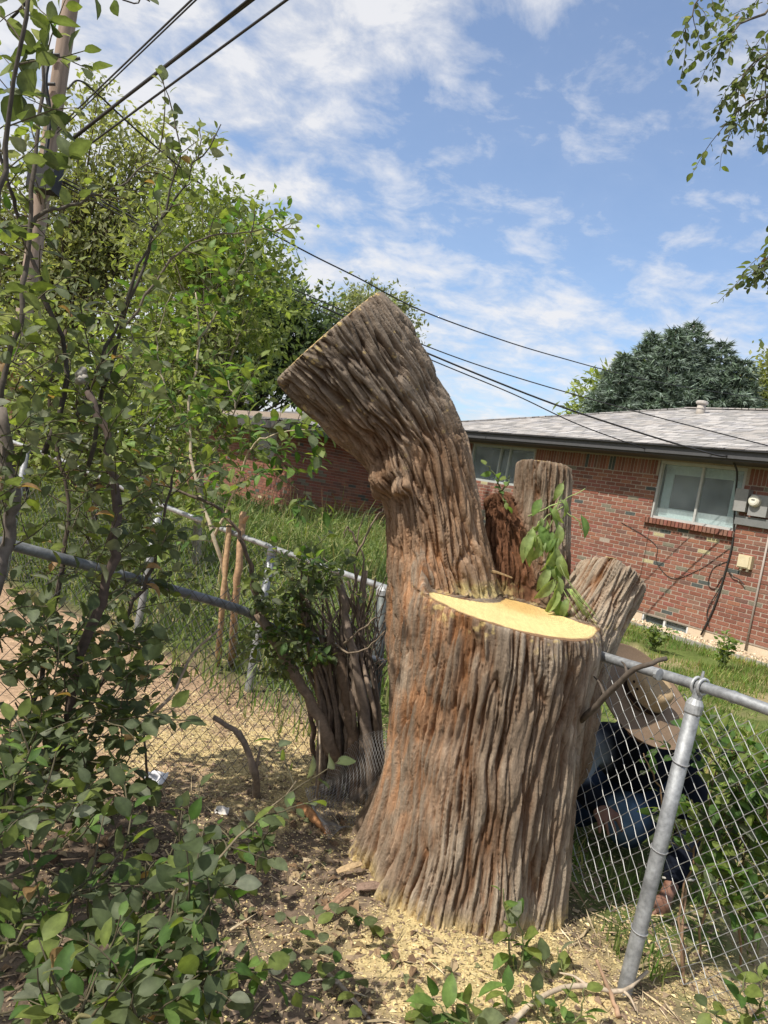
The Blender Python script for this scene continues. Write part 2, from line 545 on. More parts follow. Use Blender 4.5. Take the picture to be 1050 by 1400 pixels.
def grain_mat(name, rings=False):
    """bark or sawn wood that follows the limb: 'bc' holds coordinates round and along the limb"""
    mt, nt, p, out = new_mat(name)
    a = nd(nt, 'ShaderNodeAttribute', attribute_name='col'); b = nd(nt, 'ShaderNodeAttribute', attribute_name='bc')
    geo = nd(nt, 'ShaderNodeNewGeometry')
    if rings:
        ln = nd(nt, 'ShaderNodeVectorMath', {0: b.outputs['Vector']}, operation='LENGTH').outputs['Value']
        wob = noise(nt, b.outputs['Vector'], 9, 3, 0.5)
        rg = math_n(nt, 'SINE', math_n(nt, 'MULTIPLY', math_n(nt, 'ADD', ln, math_n(nt, 'MULTIPLY', wob, 0.05)), 900.0))
        kerf = noise(nt, nd(nt, 'ShaderNodeVectorMath', {0: geo.outputs['Position'], 1: (240.0, 30.0, 60.0)}, operation='MULTIPLY').outputs[0], 1.0, 4, 0.6)
        blot = noise(nt, geo.outputs['Position'], 14, 4, 0.6)
        k = math_n(nt, 'ADD', math_n(nt, 'MULTIPLY', rg, 0.10), math_n(nt, 'MULTIPLY', kerf, 0.55))
        k = math_n(nt, 'ADD', k, math_n(nt, 'MULTIPLY', blot, 0.35))
        k = math_n(nt, 'ADD', k, 0.52)
        c = mix(nt, 1.0, a.outputs['Color'], nd(nt, 'ShaderNodeCombineXYZ', {0: k, 1: k, 2: k}).outputs[0], 'MULTIPLY')
        hgt = kerf; st, di = 0.5, 0.003
    else:
        v1 = nd(nt, 'ShaderNodeVectorMath', {0: b.outputs['Vector'], 1: (150.0, 150.0, 14.0)}, operation='MULTIPLY').outputs[0]
        v2 = nd(nt, 'ShaderNodeVectorMath', {0: b.outputs['Vector'], 1: (52.0, 52.0, 9.0)}, operation='MULTIPLY').outputs[0]
        f1 = noise(nt, v1, 1.0, 4, 0.65, 0.6); f2 = noise(nt, v2, 1.0, 5, 0.7, 0.9); f3 = noise(nt, geo.outputs['Position'], 90, 4, 0.65)
        hgt = math_n(nt, 'ADD', math_n(nt, 'MULTIPLY', f1, 0.5), math_n(nt, 'ADD', math_n(nt, 'MULTIPLY', f2, 0.9), math_n(nt, 'MULTIPLY', f3, 0.35)))
        k = ramp(nt, math_n(nt, 'MULTIPLY', hgt, 0.57), [(0.30, 0.42), (0.50, 1.0), (0.68, 1.5)])
        c = mix(nt, 1.0, a.outputs['Color'], k, 'MULTIPLY')
        big = noise(nt, geo.outputs['Position'], 5, 4, 0.6)
        c = mix(nt, 1.0, c, ramp(nt, big, [(0.3, 0.8), (0.7, 1.22)]), 'MULTIPLY')
        st, di = 0.9, 0.012
    nt.links.new(c, p.inputs['Base Color'])
    p.inputs['Roughness'].default_value = 0.9; p.inputs['Specular IOR Level'].default_value = 0.18
    bp = nd(nt, 'ShaderNodeBump', {'Strength': st, 'Distance': di, 'Height': hgt}); nt.links.new(bp.outputs[0], p.inputs['Normal'])
    return mt
M_BARK = grain_mat('stump_bark'); M_WOOD = grain_mat('fresh_wood', True)
M_WOODY = piece_mat('rough_bark', 0.92, 110, 0.42, 0.65, 0.006, 0.2, stretch=(1.0, 1.0, 0.4))
M_WOOD_OLD = piece_mat('fresh_wood', 0.8, 70, 0.16, 0.35, 0.002, 0.25)
M_BRICK = piece_mat('brick_face', 0.9, 55, 0.3, 0.4, 0.004, 0.2)
M_SHINGLE = piece_mat('shingle_grit', 0.95, 70, 0.25, 0.3, 0.003, 0.15)
M_STONE = piece_mat('stone', 0.9, 50, 0.25, 0.3, 0.003, 0.2)
M_CHIP = piece_mat('wood_chip', 0.95, 90, 0.25, 0, 0, 0.15)
M_PAINT = piece_mat('painted_trim', 0.6, 14, 0.12, 0.1, 0.002, 0.35)
M_CLOTH = piece_mat('cloth', 0.95, 30, 0.2, 0.25, 0.004, 0.1)
M_PLASTIC = piece_mat('cable_sheath', 0.6, 20, 0.1, 0, 0, 0.3)
M_POLE = piece_mat('weathered_pole', 0.9, 18, 0.35, 0.5, 0.006, 0.15, stretch=(1, 1, 0.12))
M_ZINC = piece_mat('galvanised_steel', 0.58, 60, 0.32, 0.25, 0.0015, 0.45, metal=0.45, big=0.3, bigscale=12)
M_WIRE = piece_mat('fence_wire', 0.55, 40, 0.2, 0, 0, 0.5, metal=0.4)
M_STRAW = piece_mat('woven_straw', 0.85, 160, 0.18, 0.4, 0.002, 0.2)
M_SKIN = piece_mat('skin', 0.55, 40, 0.1, 0.1, 0.001, 0.4)

def glass_mat():
    mt, nt, p, out = new_mat('dusty_glass')
    geo = nd(nt, 'ShaderNodeNewGeometry')
    n = noise(nt, geo.outputs['Position'], 2.2, 3, 0.5)
    p.inputs['Base Color'].default_value = (0.62, 0.68, 0.68, 1)
    p.inputs['Roughness'].default_value = 0.12
    p.inputs['Specular IOR Level'].default_value = 0.7
    t = nd(nt, 'ShaderNodeBsdfTransparent', {'Color': (0.86, 0.92, 0.92, 1)})
    mx = nd(nt, 'ShaderNodeMixShader', {0: ramp(nt, n, [(0.3, 0.10), (0.7, 0.26)])})
    nt.links.new(t.outputs[0], mx.inputs[1]); nt.links.new(p.outputs[0], mx.inputs[2])
    nt.links.new(mx.outputs[0], out.inputs[0])
    return mt
M_GLASS = glass_mat()

# ------------------------------------------------------------------ layout of the yards
FENCE_LINE = np.array([[4.6, -1.25], [1.23, 2.19], [1.06, 2.37], [0.90, 2.62], [0.20, 4.05], [-0.67, 4.81], [-1.70, 5.50], [-3.35, 6.62], [-7.5, 9.6]])
WD = unit([-0.571, 0.821, 0]); WN = np.array([-WD[1], WD[0], 0]); WP = np.array([5.626, 10.859, 0.0])   # brick house: along wall, outwards, corner point
UP = np.array([0, 0, 1.0])
def beyond_fence(x, y):
    """signed distance across the long fence, positive on the far side"""
    best = np.full(np.shape(x), 1e9); sg = np.zeros(np.shape(x))
    for a, b in zip(FENCE_LINE[:-1], FENCE_LINE[1:]):
        ab = b - a; t = np.clip(((x - a[0]) * ab[0] + (y - a[1]) * ab[1]) / (ab @ ab), 0, 1)
        dx = x - a[0] - t * ab[0]; dy = y - a[1] - t * ab[1]; d = np.hypot(dx, dy)
        s = np.sign(-(ab[0] * dy - ab[1] * dx)); k = d < best
        best = np.where(k, d, best); sg = np.where(k, s, sg)
    return best * sg
STUMP = np.array([0.56, 2.82])

def axis(lo, hi, step, far, g=1.16):
    a = list(np.arange(lo, hi + 1e-6, step)); s = step; v = a[-1]
    while v < far: s = min(s * g, far * 0.2); v += s; a.append(v)
    s = step; v = a[0]; b = []
    while v > -far: s = min(s * g, far * 0.2); v -= s; b.append(v)
    return np.array(b[::-1] + a)
gx = axis(-2.2, 2.4, 0.025, 900); gy = axis(1.2, 6.0, 0.025, 900)
GX, GY = np.meshgrid(gx, gy, indexing='ij')
px_ = GX.ravel(); py_ = GY.ravel()
def ground_z(x, y):
    x = np.asarray(x, float); y = np.asarray(y, float)
    P = np.stack([x, y, np.zeros_like(x)], -1).reshape(-1, 3)
    k = np.clip(30 - np.hypot(P[:, 0], P[:, 1]), 0, 1)
    z = (perlin(P * 0.9 + 3) * 0.035 + perlin(P * 4.0) * 0.014 + perlin(P * 13.0) * 0.006) * k
    d = np.hypot(P[:, 0] - STUMP[0], P[:, 1] - STUMP[1])
    z = z + 0.06 * np.exp(-((d - 0.35) / 0.28) ** 2)
    # the ground climbs a little in front of the house
    return z.reshape(x.shape) - 0.01
def fbm(P, o=4):
    s = 0; a = 1.0; q = np.array(P, float)
    for i in range(o): s = s + a * perlin(q); q = q * 2.03 + 7.1; a *= 0.5
    return s
def dust_mask(x, y):
    """where the saw threw its dust"""
    P = np.stack([x, y, np.zeros_like(x)], -1)
    n = fbm(P * 1.7 + 9) * 0.6 + fbm(P * 7.0) * 0.45
    dd = np.hypot(x - 0.50, y - 2.36)
    m = 1.2 * np.exp(-(dd / 0.30) ** 2) + 0.36 * np.exp(-(np.hypot(x - 0.25, y - 2.2) / 0.75) ** 2)
    m = m + 0.42 * np.exp(-(np.hypot(x - 1.1, y - 2.2) / 0.6) ** 2)
    m = m + 0.60 * np.exp(-(np.hypot(x + 0.75, y - 3.9) / 0.75) ** 2) + 0.5 * np.exp(-(np.hypot(x + 0.15, y - 3.5) / 0.5) ** 2)
    return np.clip(m + n * np.clip(m * 1.6, 0, 0.75), 0, 1)
gzv = ground_z(px_, py_)
dm = dust_mask(px_, py_)
bf = beyond_fence(px_, py_)
PP = np.stack([px_, py_, 0 * px_], -1)
n1 = fbm(PP * 1.3 + 2)[:, None]; n2 = fbm(PP * 9.0 + 5)[:, None]
soil = np.array([0.15, 0.112, 0.08]) * (1 + 0.5 * n1 + 0.45 * n2)
bare = np.array([0.36, 0.245, 0.155]) * (1 + 0.22 * n1 + 0.22 * n2)          # trodden yard left of the stump
lf = np.clip((py_ - (2.61 + (px_ + 1.28) * 0.985)) / 0.25, 0, 1)[:, None]      # behind the left fence
lf = lf * (bf[:, None] < 0)
c = soil * (1 - lf) + bare * lf
turf = np.array([0.10, 0.13, 0.035]) * (1 + 0.4 * n2) * (1 - sstep(-0.1, 0.45, n1)) + np.array([0.34, 0.27, 0.15]) * sstep(-0.1, 0.45, n1)
bt = np.clip(bf / 0.3 + 0.3 * n2[:, 0], 0, 1)[:, None]
c = c * (1 - bt) + turf * bt
dust = np.array([0.53, 0.42, 0.21]) * (1 + 0.15 * n2)
dk = sstep(0.28, 0.8, dm)[:, None] * 0.92
c = np.clip(c * (1 - dk) + dust * dk, 0.01, 0.85)
nx_, ny_ = len(gx), len(gy)
ii = (np.arange(nx_ - 1)[:, None] * ny_ + np.arange(ny_ - 1)[None]).ravel()
GF = np.stack([ii, ii + ny_, ii + ny_ + 1, ii + 1], -1)
M_SOIL = piece_mat('soil', 0.97, 38, 0.4, 0.8, 0.012, 0.1, big=0.12, bigscale=3)
ground = link('ground', build_mesh('ground', np.stack([px_, py_, gzv], -1), [GF], M_SOIL, c, True))
tag(ground, kind='structure')

# sawdust, chips, dead leaves and twigs too many to count
def litter(name, label, cat, n, xr, yr, size, cols, weight, seed, thick=0.25, long=1.8, lift=0.003):
    r = np.random.default_rng(seed)
    x = r.uniform(*xr, n * 4); y = r.uniform(*yr, n * 4)
    w = weight(x, y); k = r.uniform(size=len(x)) < w
    x = x[k][:n]; y = y[k][:n]; n = len(x)
    z = ground_z(x, y) + lift
    V = np.array([[-.5, -.45, -.2], [.5, -.3, -.2], [.15, .5, -.2], [-.05, 0, .7]]) * np.array([1.0, 1.3 / long, thick])
    F = [np.array([[0, 1, 3], [1, 2, 3], [2, 0, 3]])]
    yaw = r.uniform(0, 2 * pi, n); tilt = r.normal(0, 0.35, n); s = size * np.exp(r.normal(0, 0.45, n))
    Ms = np.zeros((n, 4, 4)); Ms[:, 3, 3] = 1
    X = np.stack([np.cos(yaw) * np.cos(tilt), np.sin(yaw) * np.cos(tilt), np.sin(tilt)], -1)
    Yv = np.stack([-np.sin(yaw), np.cos(yaw), 0 * yaw], -1); Z = np.cross(X, Yv)
    Ms[:, :3, 0] = X * s[:, None]; Ms[:, :3, 1] = Yv * s[:, None]; Ms[:, :3, 2] = Z * s[:, None]
    Ms[:, 0, 3] = x; Ms[:, 1, 3] = y; Ms[:, 2, 3] = z
    cols = np.array(cols); cc = cols[r.integers(0, len(cols), n)] * np.exp(r.normal(0, 0.2, (n, 1)))
    W, Fq, C = place(V, F, Ms, np.clip(cc, 0, 0.85))
    o = G().add(W, Fq, C).build(name, M_CHIP)
    return tag(o, label, cat, kind='stuff')
front = lambda x, y: (beyond_fence(x, y) < 0.5)
litter('sawdust', 'pale yellow sawdust and chips strewn round the stump', 'sawdust', 44000, (-1.4, 1.8), (1.5, 4.6), 0.0072,
       [(0.56, 0.45, 0.22), (0.50, 0.39, 0.19), (0.62, 0.51, 0.28), (0.44, 0.33, 0.17)],
       lambda x, y: np.clip(dust_mask(x, y) * 1.3 + 0.03, 0, 1), 5, 0.3)
litter('wood_chips', 'brown bark crumbs and dry leaf scraps on the soil', 'litter', 17000, (-1.6, 2.0), (1.4, 5.0), 0.018,
       [(0.20, 0.14, 0.095), (0.15, 0.105, 0.072), (0.27, 0.20, 0.13), (0.36, 0.28, 0.18), (0.22, 0.16, 0.11)],
       lambda x, y: np.clip(0.5 * front(x, y) + 0.25, 0, 1), 6, 0.12, 2.2)
litter('dry_stalks', 'dry straw and thin twig scraps lying around the stump', 'straw', 1900, (-1.5, 2.0), (1.5, 4.6), 0.055,
       [(0.42, 0.33, 0.2), (0.3, 0.22, 0.14), (0.55, 0.45, 0.3)],
       lambda x, y: np.clip(0.3 + 0.7 * np.exp(-(np.hypot(x - 1.2, y - 2.7) / 0.5) ** 2), 0, 1), 8, 0.04, 22, 0.012)
litter('bark_chunks', 'broken bark chunks and thick chips scattered round the stump', 'bark', 500, (-0.9, 1.6), (1.7, 3.8), 0.019,
       [(0.26, 0.17, 0.11), (0.34, 0.24, 0.15), (0.42, 0.31, 0.18), (0.55, 0.42, 0.22)],
       lambda x, y: np.clip(1.1 * np.exp(-(np.hypot(x - 0.5, y - 2.6) / 0.75) ** 2), 0, 1) * (np.hypot(x - .56, y - 2.82) > .36), 28, 0.22, 3.6, 0.003)

# ------------------------------------------------------------------ brick house on the right
def wpt(u, z, off=0.0):
    return WP + WD * u + WN * off + UP * z
WR = np.stack([WD, WN, UP], 1)            # columns: along wall, outward, up
BB = bevel_box(0.06)
_bk = lambda L: [(c[0] * .79, c[1] * .98, c[2] * 1.0) for c in L]
BRICK_COLS = _bk([(0.30, 0.105, 0.07), (0.27, 0.09, 0.06), (0.33, 0.125, 0.085), (0.24, 0.085, 0.06), (0.31, 0.10, 0.075),
              (0.28, 0.12, 0.085), (0.20, 0.09, 0.07), (0.10, 0.09, 0.082), (0.23, 0.165, 0.12), (0.52, 0.37, 0.21), (0.35, 0.13, 0.08), (0.26, 0.10, 0.075)])
BRICK_P = np.array([0.15, 0.14, 0.13, 0.11, 0.10, 0.10, 0.07, 0.03, 0.04, 0.010, 0.05, 0.05]); BRICK_P /= BRICK_P.sum()
def brick_wall(parent, origin, D, N, u0, u1, z0, z1, holes, seed, limit, soldier=None, shape=None, bl=0.2032, mort=0.0105, ch=0.0677):
    r = np.random.default_rng(seed)
    Ms, vi = [], []
    bricks = []
    nc = int(round((z1 - z0) / ch))
    for k in range(nc):
        za = z0 + k * ch + mort; zb = z0 + (k + 1) * ch
        spans = [(u0, u1)]
        for (a, b, c_, d_) in holes:
            if zb > c_ + 0.005 and za < d_ - 0.005:
                spans = [s for (p, q) in spans for s in ((p, min(q, a)), (max(p, b), q)) if s[1] - s[0] > 0.03]
        st = u0 - (bl + mort) * (0.5 if k % 2 else 0.0) - 0.01
        for (p, q) in spans:
            i = math.floor((p - st) / (bl + mort))
            while True:
                a = st + i * (bl + mort); b = a + bl; i += 1
                if a >= q: break
                a, b = max(a, p), min(b, q)
                if b - a > 0.025: bricks.append((a, b, za, zb))
    if soldier:
        za, zb = soldier; i = 0
        w = 0.0677
        a = u0
        while a < u1:
            b = a + w - mort
            if not any(b > h[0] and a < h[1] and zb > h[2] + 0.02 and za < h[3] - 0.02 for h in holes): bricks.append((a, b, za + mort, zb))
            a += w
    for (a, b, za, zb) in bricks:
        pr = r.normal(0, 0.0016)
        c_ = origin + D * (a + b) / 2 + UP * (za + zb) / 2 + N * (-0.03 + pr)
        Ms.append(frame4(c_, D * (b - a), N * 0.08, UP * (zb - za)))
        vi.append(r.choice(len(BRICK_COLS), p=BRICK_P))
    shp = shape or BB
    var = [(shp[0], shp[1], np.array(cc)) for cc in BRICK_COLS]
    pieces(parent, 'brick', 'bricks_beyond', var, Ms, vi, M_BRICK, limit)

def grid_wall(g, origin, D, N, us, zs, holes, off, col):
    """mortar sheet with openings left free"""
    us = sorted(set(us + [h[0] for h in holes] + [h[1] for h in holes])); zs = sorted(set(zs + [h[2] for h in holes] + [h[3] for h in holes]))
    for a, b in zip(us[:-1], us[1:]):
        for c_, d_ in zip(zs[:-1], zs[1:]):
            um, zm = (a + b) / 2, (c_ + d_) / 2
            if any(h[0] < um < h[1] and h[2] < zm < h[3] for h in holes): continue
            g.add([origin + D * u + UP * z + N * off for u, z in ((a, c_), (b, c_), (b, d_), (a, d_))], np.array([[0, 3, 2, 1]]), col)

house = thing('brick_house', wpt(3, 0), 'red brick ranch house with grey shingle roof behind the stump on the right', 'house')
WIN = (0.53, 2.06, 1.72, 2.70); WIN2 = (4.98, 6.90, 1.90, 2.70); BWIN = (0.98, 1.84, -0.09, 0.135)
UL, UR = 8.6, -5.0
g = G()
MORTAR = (0.34, 0.28, 0.225)
grid_wall(g, WP, WD, WN, [UR, UL], [0.12, 2.76], [WIN, WIN2], 0.005, MORTAR)
# side and back walls close the box
for a, b in (((UL, 0), (UL, -8)), ((UL, -8), (UR, -8)), ((UR, -8), (UR, 0))):
    A = WP + WD * a[0] + WN * a[1]; B = WP + WD * b[0] + WN * b[1]
    g.add([A, B, B + UP * 2.76, A + UP * 2.76], np.array([[0, 1, 2, 3]]), (0.3, 0.13, 0.09))
wall_o = g.build('wall', M_BRICK, house)
brick_wall(wall_o, WP, WD, WN, UR, UL, 0.135, 2.44, [WIN, WIN2], 21, 300, soldier=(2.44, 2.70))
g = G()
grid_wall(g, WP, WD, WN, [UR, UL], [-0.3, 0.14], [BWIN], -0.004, (0.62, 0.50, 0.36))
g.build('foundation', piece_mat('render_coat', 0.9, 9, 0.12, 0.2, 0.003, 0.2), house)

def window(parent, w, mull, frame_col, sill=True, inner=(0.05, 0.055, 0.055), lab=None, fw=0.045, blind=True):
    g = G(); a, b, c_, d_ = w
    for (u, z, du, dz) in (((a + b) / 2, c_ + fw / 2, b - a, fw), ((a + b) / 2, d_ - fw / 2, b - a, fw),
                           (a + fw / 2, (c_ + d_) / 2, fw, d_ - c_ - 2 * fw - 0.004), (b - fw / 2, (c_ + d_) / 2, fw, d_ - c_ - 2 * fw - 0.004)):
        V, F = box(wpt(u, z, -0.045), (du, 0.07, dz), WR); g.add(V, F, frame_col)
    fr = g.build('window', M_PAINT, parent)
    if lab: fr['label'] = lab
    edges = [a + fw] + list(mull) + [b - fw]
    for i, (p, q) in enumerate(zip(edges[:-1], edges[1:])):
        gg = G(); o = -0.055 - 0.018 * (i % 2)
        gg.box(wpt((p + q) / 2, (c_ + d_) / 2, o), (q - p - 0.004, 0.006, d_ - c_ - 2 * fw - 0.004), WR, (0.7, 0.75, 0.75)); gg.build('pane', M_GLASS, fr)
    for mu in mull:
        G().box(wpt(mu, (c_ + d_) / 2, -0.045), (0.04, 0.05, d_ - c_ - 2 * fw - 0.006), WR, frame_col).build('mullion', M_PAINT, fr)
    gi = G()                                                             # the room behind the glass
    A = [wpt(u, z, o) for u, z, o in ((a, c_, -0.085), (b, c_, -0.085), (b, d_, -0.085), (a, d_, -0.085), (a - .3, c_ - .3, -0.9), (b + .3, c_ - .3, -0.9), (b + .3, d_, -0.9), (a - .3, d_, -0.9))]
    gi.add(A, np.array([[4, 5, 6, 7], [0, 1, 5, 4], [1, 2, 6, 5], [2, 3, 7, 6], [3, 0, 4, 7]]), inner)
    gi.build('room_behind', M_PAINT, fr)
    return fr
w1 = window(house, WIN, [1.27], (0.46, 0.46, 0.43), lab='wide two-pane window with pale dusty glass')
# cloth blinds inside the big window; low white strip stands in for sunlight
for (a, b, z0, z1, cc) in ((0.58, 0.78, 1.80, 2.6, (0.62, 0.66, 0.64)), (1.84, 2.0, 1.80, 2.6, (0.6, 0.64, 0.62)), (0.6, 2.0, 1.76, 1.93, (0.78, 0.78, 0.75)), (0.6, 2.0, 2.5, 2.66, (0.55, 0.58, 0.53))):
    G().box(wpt((a + b) / 2, (z0 + z1) / 2, -0.13), (b - a, 0.02, z1 - z0), WR, cc).build('blind', M_CLOTH, w1)
window(house, WIN2, [5.72, 6.0], (0.40, 0.43, 0.41), lab='window half hidden behind the cut limbs')
window(house, BWIN, [1.42], (0.68, 0.68, 0.66), lab='low basement window above the gravel', fw=0.03)
# brick sill: rowlock bricks standing proud
sb = G(); Ms = []; vi = []
r = np.random.default_rng(4)
for i in range(23):
    u = 0.56 + i * 0.0705
    Ms.append(frame4(wpt(u, 1.672, 0.012), WD * 0.060, WN * 0.16, UP * 0.098)); vi.append(r.choice(6))
sill = G().box(wpt(1.335, 1.668, 0.0), (1.62, 0.12, 0.085), WR, MORTAR).build('window_sill', M_BRICK, house)
pieces(sill, 'brick', 'bricks', [(BB[0], BB[1], np.array(c_)) for c_ in BRICK_COLS[:6]], Ms, vi, M_BRICK, 60)

# roof: hip at the left end, rise 0.32
SL = 0.32; OV = 0.52; ZE = 2.905; UC = 9.1; DEP = 4.55
def rpt(u, w, dz=0.0):
    """point on the front roof plane: w metres in from the eave (plan)"""
    return WP + WD * u + WN * (OV - w) + UP * (ZE + SL * w + dz)
g = G()
g.add([rpt(UR, 0, -.02), rpt(UC, 0, -.02), rpt(UC - DEP, DEP, -.02), rpt(UR, DEP, -.02)], np.array([[0, 3, 2, 1]]), (0.2, 0.2, 0.2))
bk = WP + WD * UC + WN * (OV - 2 * DEP) + UP * (ZE - .02); bk2 = WP + WD * UR + WN * (OV - 2 * DEP) + UP * (ZE - .02)
g.add([rpt(UC, 0, -.02), bk, rpt(UC - DEP, DEP, -.02)], np.array([[0, 1, 2]]), (0.3, 0.3, 0.3))
g.add([bk, bk2, rpt(UR, DEP, -.02), rpt(UC - DEP, DEP, -.02)], np.array([[0, 1, 2, 3]]), (0.3, 0.3, 0.3))
roof = g.build('roof', M_SHINGLE, house)
r = np.random.default_rng(9); Ms = []; vi = []
slen = math.hypot(1, SL); S_up = unit(-WN + UP * SL); S_n = np.cross(WD, S_up); S_n = S_n if S_n[2] > 0 else -S_n
SH = [(0.36, 0.345, 0.33), (0.31, 0.30, 0.285), (0.42, 0.40, 0.38), (0.27, 0.26, 0.25), (0.38, 0.355, 0.33), (0.47, 0.45, 0.43), (0.34, 0.33, 0.33)]
ex = 0.142; nrow = int(DEP * slen / ex)
for k in range(nrow):
    w = (k + 0.5) * ex / slen; a = -4.2 + r.uniform(0, 0.3); end = UC - w
    while a < end - 0.03:
        L = r.choice([0.165, 0.22, 0.30, 0.33]); b = min(a + L, end)
        c_ = rpt((a + b) / 2, w) + S_n * (0.004 + r.uniform(0, 0.003)); tl = S_up * (ex * 1.03) + S_n * -0.010
        Ms.append(frame4(c_, WD * (b - a - 0.006), tl, S_n * 0.014)); vi.append(r.integers(len(SH))); a = b
VB = BOXV.copy()
pieces(roof, 'shingle', 'shingles_beyond', [(VB, [BOXF], np.array(c_)) for c_ in SH], Ms, vi, M_SHINGLE, 300)
hipg = []
Ms = []; vi = []
p0, p1 = rpt(UC, 0), rpt(UC - DEP, DEP); hd = unit(p1 - p0); hl = np.linalg.norm(p1 - p0); hs = unit(np.cross(hd, UP)); hn = np.cross(hs, hd)
k = 0
while k * 0.15 < hl:
    Ms.append(frame4(p0 + hd * (k * 0.15 + 0.08) + hn * 0.014, hd * 0.17, hs * 0.2, hn * 0.022)); vi.append(r.integers(len(SH))); k += 1
q0 = p1.copy()
k = 0
while k * 0.15 < 9.5:
    Ms.append(frame4(q0 - WD * (k * 0.15 + 0.08) + UP * 0.016, WD * 0.17, WN * 0.2, UP * 0.022)); vi.append(r.integers(len(SH))); k += 1
pieces(roof, 'ridge_cap', 'ridge_caps_beyond', [(VB, [BOXF], np.array(c_)) for c_ in SH], Ms, vi, M_SHINGLE, 60)
# gutter, fascia, soffit
g = G(); g.box(wpt((UR + UC) / 2, 2.815, OV + 0.005), (UC - UR, 0.09, 0.115), WR, (0.075, 0.075, 0.078)); g.box(wpt((UR + UC) / 2, 2.878, OV + 0.03), (UC - UR, 0.14, 0.016), WR, (0.03, 0.03, 0.032))
g.build('gutter', M_PAINT, house)
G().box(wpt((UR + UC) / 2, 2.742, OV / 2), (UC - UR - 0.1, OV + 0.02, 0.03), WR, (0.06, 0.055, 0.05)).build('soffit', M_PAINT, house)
# vent pipe on the hip
def roof_at(x, y):
    d = ray(x, y); nn = S_n; t = nn @ (rpt(0, 0) - EYE) / (nn @ d); return EYE + d * t
vp = roof_at(957, 566)
h_ = thing('roof_vent', vp, 'stubby pale vent pipe on the house roof in front of the spruce', 'vent')
G().tube([vp - UP * .1, vp + UP * 0.21], [0.095, 0.085], 14, (0.42, 0.38, 0.33)).build('pipe', M_PAINT, h_, True)
G().tube([vp + UP * 0.20, vp + UP * 0.22, vp + UP * 0.26, vp + UP * 0.275], [0.10, 0.125, 0.125, 0.10], 14, (0.45, 0.42, 0.38)).build('cap', M_PAINT, h_, False)
G().tube([vp + UP * 0.10, vp + UP * 0.115], [0.098, 0.098], 14, (0.3, 0.28, 0.26)).build('collar', M_PAINT, h_, False)
# electric service on the wall
mt_ = thing('meter_box', wpt(0.3, 1.95, 0.03), 'grey electric meter and breaker box on a board beside the big window', 'meter box')
G().box(wpt(0.47, 2.20, 0.075), (0.20, 0.13, 0.34), WR, (0.27, 0.265, 0.25)).build('breaker_box', M_PAINT, mt_)
G().box(wpt(0.20, 2.15, 0.06), (0.28, 0.10, 0.32), WR, (0.27, 0.27, 0.26)).build('meter_base', M_PAINT, mt_)
mc = wpt(0.25, 2.21, 0.11)
dial = G().tube([mc, mc + WN * 0.06, mc + WN * 0.075], [0.085, 0.085, 0.07], 20, (0.62, 0.60, 0.50)).build('dial', M_PAINT, mt_, False)
G().tube([mc + WN * 0.075, mc + WN * 0.079], [0.05, 0.05], 16, (0.75, 0.73, 0.62)).build('face', M_PAINT, dial)
G().box(mc + WN * 0.081 + UP * 0.012, (0.05, 0.004, 0.016), WR, (0.08, 0.08, 0.08)).build('register', M_PAINT, dial)
G().box(wpt(0.12, 1.90, 0.04), (0.84, 0.06, 0.13), WR, (0.17, 0.175, 0.17)).build('board', M_PAINT, mt_)
tb = thing('utility_box', wpt(0.25, 1.2, 0.03), 'tan plastic utility box low on the brick wall', 'utility box')
G().box(wpt(0.25, 1.30, 0.045), (0.21, 0.09, 0.20), WR, (0.55, 0.47, 0.30)).build('box_body', M_PAINT, tb)
G().box(wpt(0.262, 1.30, 0.095), (0.17, 0.014, 0.165), WR, (0.60, 0.52, 0.34)).build('cover', M_PAINT, tb)
for du in (-0.05, 0.05):
    G().tube([wpt(0.25 + du, 1.21, 0.05), wpt(0.25 + du, 1.165, 0.05)], 0.02, 8, (0.6, 0.55, 0.42)).build('gland', M_PAINT, tb)
cd = G().tube([wpt(-0.0, 0.02, 0.03), wpt(-0.005, 1.86, 0.03)], 0.016, 8, (0.36, 0.31, 0.27)).build('conduit', M_PAINT, None, True, wpt(0, 0.02, 0.03))
tag(cd, 'thin straight metal conduit running down the brick wall under the meter', 'conduit')
# loose cables hanging on the wall
def cable(pts, rad, label, n=24, col=(0.035, 0.033, 0.03), sides=5, name='cable'):
    P = spline(pts, n)
    o = G().tube(P, rad, sides, col).build(name, M_PLASTIC, None, True, P[0])
    return tag(o, label, 'cable')
cable([wpt(.56, 2.72, .35), wpt(.62, 2.6, .12), wpt(.63, 2.3, .03), wpt(.57, 1.9, .03), wpt(.52, 1.5, .03), wpt(.55, 1.0, .03), wpt(.6, .55, .03), wpt(.72, .05, .04)], 0.016, 'thick black cable hanging from the eave past the big window to the gravel')
cable([wpt(.53, 1.3, .03), wpt(.56, .9, .035), wpt(.70, .45, .03), wpt(.62, .2, .03)], 0.008, 'thin black cable beside the thick one below the meter')
cable([wpt(.56, 1.45, .02), wpt(.8, 1.2, .02), wpt(1.0, 1.02, .02), wpt(1.4, .8, .02), wpt(1.75, 1.0, .02), wpt(1.8, 1.25, .02), wpt(2.1, 1.4, .02), wpt(2.6, 1.55, .02)], 0.005, 'long drooping thin wire across the bricks below the big window', 40)
cable([wpt(.55, 1.25, .02), wpt(.75, 1.1, .02), wpt(.78, .85, .02), wpt(.66, .8, .02), wpt(.58, 1.0, .02)], 0.006, 'loop of thin cable below the meter board', 24)
cable([wpt(.5, 1.12, .03), wpt(.4, 1.05, .05), wpt(.3, 1.02, .04), wpt(.2, 0.96, .05)], 0.009, 'short dark cable tangle under the tan box')
